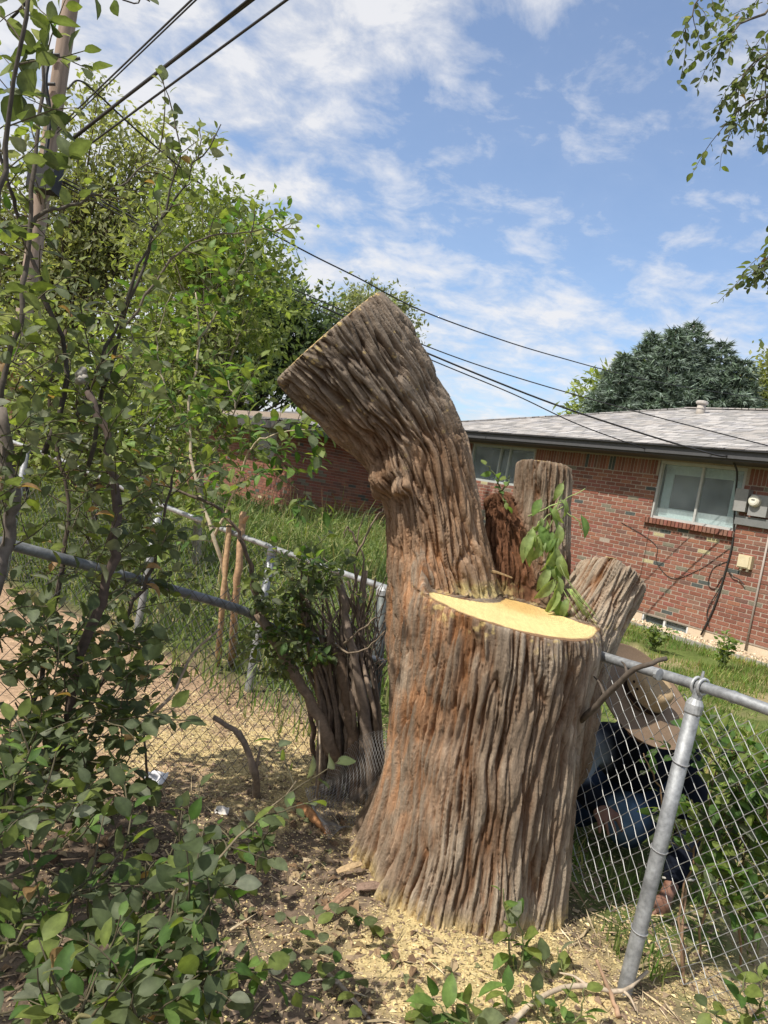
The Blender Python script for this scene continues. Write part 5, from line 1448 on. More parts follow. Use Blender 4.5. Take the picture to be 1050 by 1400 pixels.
# --- bright sapling in front of the left brick house
pl4 = Plant(404); B4 = gpt(*gz(330, 905)[:2])
S4 = [pl4.stem([B4, at(300, 760, 5.0), at(268, 660, 5.1), at(258, 560, 5.2), at(272, 470, 5.3), at(268, 400, 5.3)], .016, .006, (.42, .36, .26)),
      pl4.stem([at(290, 740, 5.0), at(330, 650, 4.9), at(345, 610, 4.8), at(385, 590, 4.8), at(430, 588, 4.8)], .010, .003, (.36, .30, .2)),
      pl4.stem([at(268, 660, 5.1), at(300, 600, 5.0), at(320, 560, 5.0), at(312, 520, 5.0)], .009, .003, (.4, .34, .25)),
      pl4.stem([at(262, 600, 5.2), at(230, 540, 5.2), at(215, 470, 5.3), at(235, 400, 5.3)], .009, .003, (.3, .26, .18)),
      pl4.stem([at(270, 470, 5.3), at(300, 420, 5.4), at(330, 360, 5.4), at(345, 310, 5.4)], .008, .003, (.3, .26, .18))]
for P, c_ in zip(S4, (18, 13, 10, 14, 16)): pl4.spray(P, c_, .30, .085, 7, T_FRESH, .2, sub=1, up=.1)
for (x, y, n_) in ((300, 640, 8), (375, 650, 4), (330, 600, 5), (400, 665, 4), (290, 560, 7)):
    for k in range(n_): pl4.twig(at(x + pl4.r.normal(0, 28), y + pl4.r.normal(0, 18), 4.9 + pl4.r.normal(0, .1)), pl4.r.normal(size=3), .25, .08, 7, T_MID)
pl4.build('sapling', 'bright green sapling with pale thin stems in front of the left brick house', 'sapling', B4, 300)

# --- leafy shoots
def shoot(name, label, seed, base, stems, leaf, nl, tint, cat='shoot', limit=120, tw=0, twl=.1, col=(.16, .18, .07), r0=.004):
    p = Plant(seed)
    for pts in stems:
        P = p.stem(pts, r0, r0 * .4, col, 12, .004, 6); p.on(P, leaf, nl, tint, .8, 0, .12)
        if tw: p.spray(P, tw, twl, leaf, 4, tint, .2)
    return p.build(name, label, cat, base, limit)
def G0(x, y): return tuple(gz(x, y))
def gs(x, y, *rest): return [np.append(gz(x, y), [])] + list(rest)
def pixstems(base_px, lines, Y):
    """each line of pixels at depth Y, rooted where the base pixel meets the ground"""
    b = gz(*base_px)
    return [[('b', b)] + [(x, y, Y) for x, y in l] for l in lines]
shoot('leafy_shoot', 'upright leafy shoot growing against the front of the stump', 51, gz(705, 1345), pixstems((705, 1345), [[(698, 1300), (693, 1260), (688, 1215)], [(715, 1310), (712, 1270), (700, 1240)]], 2.30), .058, 11, T_FRESH)
shoot('leafy_shoot', 'short shoot with one round leaf right of the stump foot', 52, gz(765, 1350), pixstems((765, 1350), [[(768, 1325), (762, 1295)], [(752, 1335), (745, 1315)]], 2.35), .060, 4, T_MID)
shoot('leafy_shoot', 'clump of long leaves at the bottom edge below the stump', 53, gz(650, 1395), pixstems((650, 1420), [[(610, 1385), (590, 1365)], [(640, 1380), (650, 1365)], [(600, 1400), (575, 1385)]], 2.02), .075, 7, T_FRESH)
shoot('leafy_shoot', 'leafy sprigs between the dead sticks at the bottom', 54, gz(750, 1400), pixstems((745, 1410), [[(735, 1380), (725, 1350)], [(760, 1385), (785, 1340)], [(700, 1390), (690, 1350)], [(790, 1390), (800, 1350)]], 2.12), .055, 8, T_FRESH)
shoot('leafy_shoot', 'small shoot of narrow leaves in the lower right corner', 55, gz(1030, 1400), pixstems((1025, 1410), [[(1015, 1370), (1020, 1330)], [(1040, 1370), (1045, 1325)], [(990, 1395), (965, 1375)]], 2.1), .052, 9, T_FRESH)
# --- vines through the mesh on the right
pl5 = Plant(505); B5 = gz(935, 1330)
for pts in ([('b', B5), (930, 1240, 2.62), (945, 1180, 2.62), (965, 1120, 2.60), (975, 1080, 2.58), (985, 1010, 2.55)], [('b', B5 + [.25, .1, 0]), (1010, 1230, 2.6), (1020, 1150, 2.6), (1010, 1080, 2.6), (1000, 1020, 2.6)],
            [('b', B5 + [.4, .1, 0]), (1060, 1200, 2.5), (1050, 1100, 2.5), (1045, 1040, 2.5)], [('b', B5 + [.1, .1, 0]), (960, 1250, 2.6), (985, 1200, 2.6), (1010, 1150, 2.6), (1045, 1130, 2.6)], [('b', B5 + [-.05, .25, 0]), (905, 1120, 2.78), (893, 1060, 2.76), (880, 1030, 2.75)]):
    P = pl5.stem(pts, .005, .002, (.26, .17, .10), 14, .004, 6)
    if pts[-1][0] != 880: pl5.spray(P, 13, .17, .055, 6, T_FRESH, .25, sub=0)
    else: pl5.on(P, .05, 7, T_FRESH, .8, 0, .3)
for (x, y, n_) in ((1000, 1120, 16), (1030, 1080, 14), (1020, 1190, 14), (980, 1160, 9), (1035, 1240, 8), (1010, 1040, 8)):
    for k in range(n_): pl5.twig(at(x + pl5.r.normal(0, 22), y + pl5.r.normal(0, 25), 2.58 + pl5.r.normal(0, .08)), pl5.r.normal(size=3) + UP * .5, .14, .058, 6, T_FRESH)
pl5.build('fence_vine', 'bright leafy saplings growing through the fence mesh right of the post', 'vine', B5, 300)
# --- wilted sprig hanging over the stubs
pl6 = Plant(606); B6 = at(738, 700, 3.0)
for pts in ([at(722, 706, 2.98), at(760, 690, 2.96), at(778, 680, 2.95), at(800, 668, 2.95)], [at(770, 672, 2.97), at(752, 720, 2.93), at(757, 770, 2.90), at(762, 830, 2.86)], [at(755, 750, 2.9), at(780, 800, 2.84), at(815, 840, 2.80)],
            [at(775, 690, 2.95), at(740, 712, 2.92), at(718, 735, 2.90)], [at(772, 700, 2.95), at(792, 712, 2.92), at(795, 728, 2.92)]):
    P = pl6.stem(pts, .0035, .0015, (.22, .27, .10), 12, .003, 5)
r = pl6.r
for (x, y, Y) in [(728, 730, 2.9), (722, 745, 2.9), (735, 738, 2.9), (745, 745, 2.9), (750, 720, 2.92), (758, 700, 2.93), (768, 690, 2.94), (754, 760, 2.9), (760, 780, 2.88), (752, 785, 2.88), (758, 800, 2.87), (763, 815, 2.86), (757, 825, 2.86), (776, 825, 2.84), (795, 712, 2.92), (762, 740, 2.9), (765, 725, 2.9), (740, 690, 2.95), (770, 668, 2.96), (748, 770, 2.9), (738, 726, 2.9), (730, 738, 2.89), (742, 716, 2.92), (756, 735, 2.9), (760, 752, 2.89), (750, 700, 2.94), (766, 765, 2.88), (758, 812, 2.86), (764, 795, 2.87)]:
    pl6.Ms.append(leaf_mat4(at(x, y - 8, Y), -CAM_U + CAM_R * r.normal(-.1, .5) - CAM_F * .2, -CAM_F + r.normal(0, .5, 3), .10 * r.uniform(.7, 1.15))); pl6.vi.append(r.choice([7, 8, 8, 9]))
for k in range(14):
    a = at(782 + r.normal(0, 4), 805, 2.84); pl6.tw.tube([a, a + (at(815, 850, 2.78) - at(782, 805, 2.84)) * r.uniform(.5, 1.1) + r.normal(0, .012, 3)], .0013, 4, (.25, .33, .10))
pl6.build('wilted_sprig', 'wilted green sprig draped over the limb stubs above the saw cut', 'sprig', B6)
shoot('leafy_shoot', 'tiny green sprout where the leaning limb meets the torn wood', 61, at(672, 655, 2.94), [[at(684, 668, 2.98), at(676, 650, 2.95), at(666, 632, 2.93)], [at(684, 672, 2.97), at(694, 660, 2.94), at(697, 650, 2.93)], [at(682, 668, 2.97), at(690, 680, 2.93), at(692, 695, 2.92)]], .045, 4, T_FRESH)
# --- branches of an elm hanging in from the upper right
pl7 = Plant(707); B7 = gpt(4.4, 4.6)
tr7 = pl7.stem([B7, np.array([4.35, 4.6, 1.5]), np.array([4.2, 4.6, 3.2]), np.array([3.9, 4.6, 4.6])], .16, .10, (.15, .12, .09), 12, .01, 12)
for pts in ([np.array([3.9, 4.6, 4.6]), at(1090, -130, 4.6), at(1020, -60, 4.6), at(960, -5, 4.5), at(935, 50, 4.5)], [np.array([4.0, 4.6, 4.4]), at(1120, -40, 4.6), at(1050, 10, 4.6), at(1000, 45, 4.5), at(985, 62, 4.5)], [np.array([4.1, 4.6, 4.0]), at(1110, 40, 4.6), at(1060, 60, 4.6), at(1020, 100, 4.6), at(1000, 130, 4.6)],
            [np.array([4.1, 4.6, 4.0]), at(1110, 90, 4.6), at(1070, 120, 4.6), at(1025, 140, 4.6), at(990, 172, 4.6)], [np.array([4.2, 4.6, 3.4]), at(1110, 290, 4.6), at(1060, 330, 4.6), at(1038, 375, 4.6)], [np.array([4.0, 4.6, 4.3]), at(1100, -20, 4.7), at(1055, 40, 4.7), at(1048, 160, 4.7)]):
    P = pl7.stem(pts, .014, .002, (.13, .11, .08), 16, .008, 6)
    pl7.spray(P, 8, .24, .046, 9, T_DUSTY, .45, spread=.7, up=-.5, droop=1.2, sub=0)
    pl7.on(P, .046, 10, T_DUSTY, .6, 0, .7)
for k in range(16): pl7.twig(at(1040 + pl7.r.normal(0, 8), pl7.r.uniform(-20, 130), 4.7 + pl7.r.normal(0, .1)), pl7.r.normal(size=3) - UP, .3, .046, 9, T_DARK)
for k in range(3): pl7.twig(at(1046, 345 + 12 * k, 4.6), -UP * .6 - CAM_R * .5, .16, .05, 7, T_DUSTY)
pl7.build('overhanging_elm', 'elm branches hanging into the sky at the upper right', 'tree', B7, 200, stem_name='branch')

# --- weeds at the brick wall
for i, (x, y, h_, lab) in enumerate(((985, 905, .42, 'feathery weed by the edging strip right of the basement window'), (893, 880, .30, 'small feathery weed in front of the basement window'))):
    pw = Plant(800 + i); b = gz(x, y + 8); 
    for k in range(14):
        e = b + np.array([pw.r.normal(0, .12), pw.r.normal(0, .12), h_ * pw.r.uniform(.6, 1.1)]); P = pw.stem([b + pw.r.normal(0, .03, 3) * [1, 1, 0], (b + e) / 2 + [0, 0, .05], e], .004, .002, (.2, .25, .09), 8, .004, 4, raw=True); pw.on(P, .06, 14, T_FRESH, .6, 0, .1)
    pw.build('weed', lab, 'weed', b, 60)

# ------------------------------------------------------------------ grass and tall weeds
def blades(name, label, cat, xy, h, wdt, cols, seed, lean=.35, nseg=3, zf=None):
    r = np.random.default_rng(seed); n = len(xy)
    hh_ = h * np.exp(r.normal(0, .35, n)); yaw = r.uniform(0, 2 * pi, n); ln = np.abs(r.normal(0, lean, n)) * hh_
    dx, dy = np.cos(yaw), np.sin(yaw); z0 = ground_z(xy[:, 0], xy[:, 1]) - .01
    t = np.linspace(0, 1, nseg + 1); V = []
    sx, sy = -np.sin(yaw + .6), np.cos(yaw + .6)
    for i, tt in enumerate(t):
        cx_ = xy[:, 0] + dx * ln * tt ** 2; cy_ = xy[:, 1] + dy * ln * tt ** 2; cz_ = z0 + hh_ * tt * (1 - .15 * tt * np.minimum(1, ln / hh_))
        w = wdt * (1 - tt) ** .7 * .5
        if i < nseg:
            V.append(np.stack([cx_ - sx * w, cy_ - sy * w, cz_], -1)); V.append(np.stack([cx_ + sx * w, cy_ + sy * w, cz_], -1))
        else: V.append(np.stack([cx_, cy_, cz_], -1))
    k = 2 * nseg + 1; V = np.stack(V, 1).reshape(-1, 3); o = (np.arange(n) * k)[:, None]
    q = np.concatenate([o + np.array([2 * i, 2 * i + 1, 2 * i + 3, 2 * i + 2]) for i in range(nseg - 1)]); tr = o + np.array([2 * nseg - 2, 2 * nseg - 1, 2 * nseg])
    cc = np.array(cols)[r.integers(0, len(cols), n)] * np.exp(r.normal(0, .2, (n, 1))) * np.exp(np.array([.45, .25, .2]) * fbm(np.column_stack([xy, 0 * xy[:, 0]]) * 1.1 + 40)[:, None])
    ob = G().add(V, [q, tr], np.repeat(cc, k, 0)).build(name, M_GRASS)
    return tag(ob, label, cat, kind='stuff')
r = np.random.default_rng(77)
GREEN = [(.15, .21, .065), (.19, .25, .08), (.23, .28, .10), (.30, .30, .14), (.12, .18, .05)]
# tall weeds between the far fence and the left house, in clumps
N = 24000
tt = r.uniform(0, 1, N * 2) ** .75; ang = r.uniform(-.62, .12, N * 2); Yv = 4.6 + 13.5 * tt; Xv = Yv * ang
k = (beyond_fence(Xv, Yv) > .18) & (fbm(np.stack([Xv, Yv, 0 * Xv], -1) * 1.1 + 3) > -.35)
k &= ((np.stack([Xv, Yv], -1) - LHC[:2]) @ LN[:2] > -.1) | ((np.stack([Xv, Yv], -1) - LHC[:2]) @ LN2[:2] > -.1)
# keep clear of the near side strip to the right
k &= ((Xv - .2) * .57 - (Yv - 4.05) * -.82 > -1e9)
xy = np.stack([Xv, Yv], -1)[k][:N]
cl = fbm(np.append(xy, np.zeros((len(xy), 1)), 1) * .9 + 12)
hgt = np.where(cl > .0, .50, .30)
blades('tall_weeds', 'tall feathery green weeds filling the yard before the left brick house', 'weeds', xy, hgt * (0.75 + .02 * xy[:, 1]), .009 + .0011 * xy[:, 1], GREEN, 3, .6)
nW = 90000; ci = r.integers(0, len(xy), nW); hz = r.uniform(0, 1, nW) ** .8
cen = np.column_stack([xy[ci] + r.normal(0, .05, (nW, 2)), hz * (hgt * (.8 + .02 * xy[:, 1]))[ci] * r.uniform(.6, 1.15, nW)])
dW = r.normal(size=(nW, 3)) * [1, 1, .6] + [0, 0, .7]; dW /= np.linalg.norm(dW, axis=1)[:, None]; nWm = r.normal(size=(nW, 3)); nWm -= dW * (nWm * dW).sum(1)[:, None]; nWm /= np.linalg.norm(nWm, axis=1)[:, None]
LW = (.034 + .0040 * cen[:, 1:2]) * np.exp(r.normal(0, .3, (nW, 1))); MW = np.zeros((nW, 4, 4)); MW[:, 3, 3] = 1; MW[:, :3, 0] = dW * LW; MW[:, :3, 1] = np.cross(nWm, dW) * LW * .55; MW[:, :3, 2] = nWm * LW; MW[:, :3, 3] = cen
W_, F_, C_ = place(np.array([[0, 0, 0], [.45, -.24, .05], [1, 0, -.06], [.45, .24, .05]]), [np.array([[0, 1, 2], [0, 2, 3]])], MW, np.array(GREEN)[r.integers(0, 5, nW)] * np.exp(fbm(cen * [1, 1, 0] * 1.3)[:, None] * .35))
tag(G().add(W_, F_, C_).build('weed_leaves', M_GRASS), 'soft feathery leaves of the weeds before the left brick house', 'weeds', kind='stuff')
kd = r.uniform(size=len(xy)) < .03
blades('dead_stalks', 'dry straw-coloured stalks standing among the tall weeds', 'stalks', xy[kd], .62, .010, [(.42, .34, .2), (.35, .27, .16), (.5, .43, .27)], 13, .25)
N = 22000
s_ = r.uniform(0, 1, N * 3); Yv = 2.3 + 10 * s_ ** .8; Xv = Yv * r.uniform(.12, .62, N * 3)
xy = np.stack([Xv, Yv], -1)
off = (xy - WP[:2]) @ WN[:2]
k = (beyond_fence(Xv, Yv) > .12) & (off > .9) & (fbm(np.stack([Xv, Yv, 0 * Xv], -1) * .9 + 30) + .25 * fbm(np.stack([Xv, Yv, 0 * Xv], -1) * 5) > -.12)
k &= np.hypot(Xv - 1.45, Yv - 3.45) > .35
blades('lawn_grass', 'patchy green lawn between the fence and the brick house', 'grass', xy[k][:N], .075, .007 + .0006 * xy[k][:N, 1], [(.10, .17, .03), (.14, .22, .05), (.20, .26, .07), (.30, .27, .12)], 5, .6)
N = 2600
Xv = r.uniform(-1.9, .1, N); Yv = r.uniform(3.0, 6.0, N); xy = np.stack([Xv, Yv], -1); bfv = beyond_fence(Xv, Yv)
k = (bfv < -.02) & (bfv > -.40 * r.uniform(.2, 1, N)) 
blades('fence_grass', 'ragged grass along the foot of the far fence', 'grass', xy[k], .20, .010, GREEN, 9, .5)

# ------------------------------------------------------------------ trees in the background
LV = np.array([[0, 0, 0], [.45, -.24, .05], [1, 0, -.06], [.45, .24, .05]], float); LF = [np.array([[0, 1, 2, 3]])]
LVF = [np.array([[0, 1, 2], [0, 2, 3]])]
def crown_tree(name, label, base, blobs, nclump, perc, leaf, cols, seed, trunk_r=.15, wood=(.12, .09, .07), shell=.55, clump_r=.30, droop=.0, lim=None, trunk_pts=None, group=None):
    r = np.random.default_rng(seed); base = np.asarray(base, float)
    root = thing(name, base, label, 'tree', group)
    blobs = [(np.asarray(c_, float), np.broadcast_to(np.asarray(R_, float), (3,))) for c_, R_ in blobs]
    top = np.mean([b[0] for b in blobs], 0)
    tg = G(); tp = spline([base - UP * .1, base * .55 + np.append(top[:2], top[2]) * .45 + r.normal(0, .05, 3), top], 10) if trunk_pts is None else spline(trunk_pts, 12)
    tg.tube(tp, np.linspace(trunk_r, trunk_r * .3, len(tp)), 9, wood); tg.build('trunk', M_TWIG, root, True)
    vol = np.array([np.prod(b[1]) for b in blobs]) ** (2 / 3); vol /= vol.sum()
    lg = G(); Ms = []; cc = []
    for i in range(nclump):
        c_, R_ = blobs[r.choice(len(blobs), p=vol)]
        v = unit(r.normal(size=3)); rad = shell + (1 - shell) * r.uniform() ** .5; p = c_ + v * R_ * rad * (1 + .12 * r.normal())
        if p[2] < .3: continue
        k0 = tp[r.integers(len(tp) // 2, len(tp))]
        if r.uniform() < .5: lg.tube(spline([k0, (k0 + p) / 2 + UP * .1 * np.linalg.norm(p - k0) * r.normal(.3, .5), p], 5), np.linspace(trunk_r * .22, trunk_r * .04, 5), 4, wood, caps=False)
        n = int(perc * r.uniform(.5, 1.5)); q = p + r.normal(0, 1, (n, 3)) * clump_r * np.array([1, 1, .75]) * r.uniform(.6, 1.3)
        d = r.normal(size=(n, 3)) + v * .6 - UP * droop; d /= np.linalg.norm(d, axis=1)[:, None]
        nm = r.normal(size=(n, 3)) * .7 + UP + v * .4; nm -= d * (nm * d).sum(1)[:, None]; nm /= np.linalg.norm(nm, axis=1)[:, None]
        L = leaf * np.exp(r.normal(0, .25, n))[:, None]
        M = np.zeros((n, 4, 4)); M[:, 3, 3] = 1; M[:, :3, 0] = d * L; M[:, :3, 1] = np.cross(nm, d) * L; M[:, :3, 2] = nm * L; M[:, :3, 3] = q
        Ms.append(M); cl = np.array(cols)[r.integers(len(cols))] * np.exp(r.normal(0, .12)); cc.append(cl * np.exp(r.normal(0, .14, (n, 1))))
    if lg.n: lg.build('limbs', M_TWIG, root, True)
    M = np.concatenate(Ms); C = np.concatenate(cc)
    W, F, C = place(LV, LVF, M, C)
    o = G().add(W, F, C).build('crown', M_FAR, root); o['kind'] = 'stuff'
    return root
def pxm(px, Y): return px * Y / F_PX
OL = [(.19, .215, .095), (.235, .25, .12), (.16, .185, .085), (.27, .285, .15)]
BR = [(.20, .25, .08), (.25, .30, .11), (.165, .21, .07), (.30, .335, .15)]
DK = [(.075, .11, .05), (.095, .13, .065), (.06, .09, .04), (.11, .15, .07)]
Y = 14.0
crown_tree('willow_tree', 'tall olive-green tree behind the utility pole', gz(120, 700) * [0, 0, 0] + [at(150, 300, Y)[0] - .6, Y, 0],
           [(at(150, 240, Y), (1.5, 1.2, 1.5)), (at(70, 320, Y), (1.3, 1.2, 1.4)), (at(215, 250, Y), (1.0, .9, 1.1)), (at(120, 420, Y), (2.2, 1.3, 1.8)), (at(-40, 330, Y), (1.5, 1.2, 1.5)), (at(180, 340, Y), (1.5, 1.2, 1.3)), (at(20, 520, Y), (2., 1.2, 1.6))], 480, 58, .115, OL, 1, .16, clump_r=.26, droop=.5, shell=.35)
Y = 8.2
crown_tree('ash_tree', 'light green broadleaf tree left of the leaning limb', [at(285, 700, Y)[0], Y, 0],
           [(at(285, 330, Y), (.55, .5, .55)), (at(330, 350, Y), (.42, .45, .6)), (at(350, 420, Y), (.45, .5, .5)), (at(250, 420, Y), (.75, .6, .7)), (at(300, 480, Y), (.65, .6, .45)), (at(215, 520, Y), (.8, .6, .7)), (at(225, 600, Y), (.5, .5, .4)), (at(240, 340, Y), (.5, .5, .5)), (at(360, 365, Y), (.22, .3, .3))], 340, 40, .078, BR, 2, .06, (.3, .26, .2), clump_r=.15)
Y = 27.0
crown_tree('dark_tree', 'dark green tree behind the left brick house roof', [at(350, 500, Y)[0], Y, 0], [(at(400, 460, Y), (1.5, 1.2, 1.7)), (at(345, 470, Y), (1.7, 1.2, 1.9)), (at(300, 500, Y), (1.8, 1.2, 1.8)), (at(420, 510, Y), (1.4, 1.2, 1.2)), (at(240, 520, Y), (1.8, 1.2, 1.6)), (at(380, 430, Y), (.9, .9, .9))], 420, 42, .26, DK, 3, .25, clump_r=.36)
Y = 31.0
crown_tree('distant_tree', 'round tree top showing above the sawn end of the limb', [at(515, 480, Y)[0], Y, 0], [(at(478, 430, Y), (.8, .8, .8)), (at(510, 422, Y), (1.0, .9, .8)), (at(540, 442, Y), (.75, .8, .9)), (at(515, 462, Y), (1.2, 1, 1.1))], 130, 44, .20, [(c[0] * .95, c[1] * .95, c[2] * 1.2) for c in OL], 4, .2, clump_r=.34)
Y = 42.0
crown_tree('distant_tree', 'pale green tree left of the blue spruce over the roof', [at(850, 560, Y)[0], Y, 0], [(at(850, 545, Y), (2.0, 1.6, 1.6)), (at(825, 560, Y), (1.8, 1.5, 1.2)), (at(880, 525, Y), (1.5, 1.4, 1.5)), (at(850, 590, Y), (2.4, 1.5, 1.8))], 150, 40, .34, BR, 5, .2, clump_r=.42)
crown_tree('distant_tree', 'green tree right of the blue spruce at the picture edge', [at(1060, 560, Y)[0], Y, 0], [(at(1040, 545, Y), (1.6, 1.5, 1.6)), (at(1075, 520, Y), (2., 1.5, 1.8)), (at(1020, 560, Y), (1.6, 1.4, 1.4)), (at(1060, 580, Y), (2.4, 1.5, 1.6))], 150, 40, .34, OL, 6, .2, clump_r=.42)
# thicket behind the left fence, low and bright
Y = 7.4
crown_tree('hedge_bush', 'leafy bush behind the far fence on the left', [at(140, 640, Y)[0], Y, 0], [(at(150, 560, Y), (.7, .5, .5)), (at(90, 610, Y), (.8, .5, .5)), (at(200, 610, Y), (.6, .5, .45)), (at(60, 520, Y), (.7, .5, .6)), (at(230, 660, Y), (.5, .4, .35))], 170, 30, .085, BR, 7, .05, clump_r=.15)

def spruce(base, tops, seed):
    r = np.random.default_rng(seed); root = thing('spruce_tree', base, 'big blue-green spruce rising behind the house roof', 'tree')
    NV = np.array([[0, -.5, 0], [1, 0, .0], [0, .5, 0], [.0, 0, .35]]); NF = [np.array([[0, 1, 3], [3, 1, 2]])]
    tgl = G(); Ms = []; cc = []
    for (tp, H, R0) in tops:
        b = np.array([tp[0], tp[1], 0.0]); tgl.tube([b, b + UP * (tp[2] * .6), tp], [.22, .12, .02], 7, (.1, .075, .055))
        nw = int(H / .26)
        for w in range(nw):
            f_ = (w + .4) / nw; z = tp[2] - H * f_; R_ = R0 * (f_ ** .8) * r.uniform(.85, 1.12) + .12
            nb = int(5 + 6 * f_)
            for j in range(nb):
                a = j * 2 * pi / nb + r.uniform(-.3, .3) + w * 1.1; L = R_ * r.uniform(.75, 1.15); d = np.array([cos(a), sin(a), 0])
                P = np.array([[tp[0], tp[1], z]]) + np.outer(np.linspace(0, 1, 6), d * L) + np.outer(np.linspace(0, 1, 6) ** 1.6, UP * (.16 * L)) - np.outer(np.linspace(0, 1, 6), UP * .20 * L)
                ns = int(9 + 16 * L)
                for q in range(ns):
                    t = .25 + .75 * ((q + r.uniform()) / ns); p = P[0] + (P[-1] - P[0]) * t; p[2] = np.interp(t, np.linspace(0, 1, 6), P[:, 2])
                    s = np.array([-d[1], d[0], 0]) * (1 if q % 2 else -1); w_ = .34 * L * (1.1 - t) + .14
                    dd = unit(d * .75 + s * r.uniform(.2, .9) + UP * r.normal(.02, .25)); p = p + s * w_ * r.uniform(0, .6)
                    lat = unit(np.cross(dd, UP)); n_ = np.cross(lat, dd); ln = r.uniform(.22, .42)
                    col = np.array([.215, .27, .22]) * np.exp(r.normal(0, .22)) if r.uniform() < .6 else np.array([.15, .205, .14]) * np.exp(r.normal(0, .2))
                    for e_ in range(4):
                        lat2 = unit(lat + n_ * r.normal(0, .6)); n2_ = np.cross(lat2, dd)
                        Ms.append(frame4(p, unit(dd + r.normal(0, .38, 3)) * ln * r.uniform(.6, 1.1), lat2 * .075, n2_ * .09)); cc.append(col)
    tgl.build('trunk', M_TWIG, root, True)
    W, F, C = place(NV, NF, np.array(Ms), np.array(cc)); o = G().add(W, F, C).build('crown', M_NEEDLE, root); o['kind'] = 'stuff'
Y = 33.0
spruce([at(930, 600, Y)[0], Y, 0], [(at(950, 442, Y), 4.6, 2.9), (at(894, 455, Y), 3.8, 2.2), (at(990, 468, Y), 3.8, 2.3), (at(855, 485, Y - .6), 3.0, 1.6), (at(1018, 492, Y - .4), 3.0, 1.8), (at(925, 450, Y - 1.0), 4.2, 2.2)], 3)

# ------------------------------------------------------------------ utility pole, wires, shed
Yp = 10.2
pb_ = at(8, 600, Yp); pt2 = at(106, -60, Yp)
pb0 = pb_ + (pb_ - pt2) * (pb_[2] / (pt2[2] - pb_[2])) * 1.02; ptop = pb_ + (pt2 - pb_) * 2.0
upole = thing('utility_pole', pb0, 'weathered wooden utility pole rising behind the shrub at the upper left', 'utility pole')
rad_p = pxm(11, Yp)
G().tube(spline([pb0, pb_, pt2, ptop], 14), np.linspace(rad_p * 1.15, rad_p * .8, 14), 14, (.30, .235, .185)).build('pole', M_POLE, upole, True)
pax = unit(ptop - pb0)
for (x, y, dx) in ((99, 80, 1), (76, 75, -1), (70, 115, -1), (66, 232, -1), (62, 250, 0)):
    c_ = at(x, y, Yp - .15); G().tube([c_ - CAM_R * .05 * dx, c_ + CAM_R * .10 * (dx or 1)], .022, 6, (.05, .05, .05)).build('bolt', M_PAINT, upole)
c_ = at(62, 240, Yp - .25)
G().box(c_, (.34, .26, .42), None, (.02, .02, .022)).build('splice_box', M_PAINT, upole)
G().tube(spline([at(70, 70, Yp - .2), at(62, 110, Yp - .3), at(68, 160, Yp - .25), at(60, 230, Yp - .3)], 12), .03, 6, (.03, .03, .03)).build('riser_cable', M_PLASTIC, upole)
def wire(pts, rad, label, n=50, col=(.03, .03, .032)):
    P = spline(pts, n); o = G().tube(P, rad, 5, col).build('overhead_wire', M_PLASTIC, None, True, P[0]); return tag(o, label, 'wire', 'overhead wires')
def run(a, b, ext=1.0):
    """straight span seen from a to b, carried on past b"""
    return [a, (a + b) / 2, b, b + (b - a) * ext]
wire(run(at(74, 180, 10.1), at(262, 0, 6.4), .35), .010, 'highest wire crossing the upper left corner from the pole')
wire(run(at(78, 182, 10.1), at(268, 0, 6.4), .35), .008, 'thin wire just beneath the highest wire at upper left')
wire(run(at(98, 190, 10.1), at(344, 0, 6.2), .35), .020, 'thick twisted wire bundle in the middle at upper left')
wire(run(at(101, 191, 10.1), at(339, 0, 6.2), .35), .010, 'wire wound along the thick bundle at upper left')
wire(run(at(92, 220, 10.1), at(392, 0, 6.2), .35), .013, 'lowest wire crossing the upper left corner from the pole')
wire([at(92, 122, 10.1), at(108, 110, 10.2), at(135, 130, 10.4), at(187, 178, 10.8), at(270, 248, 11.5), at(345, 303, 12), at(420, 345, 12.6), at(490, 380, 13.2), at(575, 424, 14), at(690, 466, 15.5), at(770, 490, 17), at(845, 510, 19), at(930, 528, 22), at(1060, 548, 28)], .013, 'long single wire sagging across the sky behind the leaning limb', 90)
wire([at(60, 230, 10.1), at(200, 300, 10.4), at(340, 368, 10.8), at(440, 412, 11), at(580, 472, 11.2), at(700, 514, 11.3), at(860, 560, 11.2), at(1060, 612, 10.9)], .009, 'upper service wire crossing the roof to the right edge', 70)
wire([at(60, 235, 10.1), at(200, 306, 10.4), at(340, 375, 10.7), at(440, 419, 10.9), at(580, 481, 11), at(740, 546, 11), at(870, 590, 11), at(975, 621, 10.9), wpt(.56, 2.80, .53)], .014, 'thick service wire running to the eave above the big window', 70)
wire([at(60, 240, 10.1), at(200, 312, 10.4), at(340, 381, 10.7), at(440, 426, 10.9), at(580, 488, 11), at(700, 538, 11.1), at(790, 580, 11.2), wpt(2.0, 2.80, .53)], .009, 'lower service wire touching the gutter left of the big window', 60)
shed = thing('shed', [at(-20, 640, 9.0)[0], 9.0, 0], 'weathered dark shed edge behind the shrub at the far left', 'shed')
a0, a1 = at(-160, 478, 9.0), at(58, 503, 9.0)
G().box((a0 + a1) / 2 + [0, .6, .03], (np.linalg.norm(a1 - a0), 1.6, .14), np.stack([unit(a1 - a0), np.array([0, 1, 0]), np.cross(unit(a1 - a0), [0, 1, 0])], 1), (.13, .115, .10)).build('roof', M_POLE, shed)
G().box([(a0[0] + a1[0]) / 2 - .1, 9.75, a0[2] / 2], (np.linalg.norm(a1 - a0) - .4, .08, a0[2] - .06), None, (.06, .05, .045)).build('wall', M_POLE, shed)
for q in (a1 - [.35, 0, 0], a0 + [.3, 0, 0]): G().box([q[0], 9.1, q[2] / 2 - .05], (.11, .11, q[2] - .1), None, (.30, .19, .11)).build('post', M_POLE, shed)

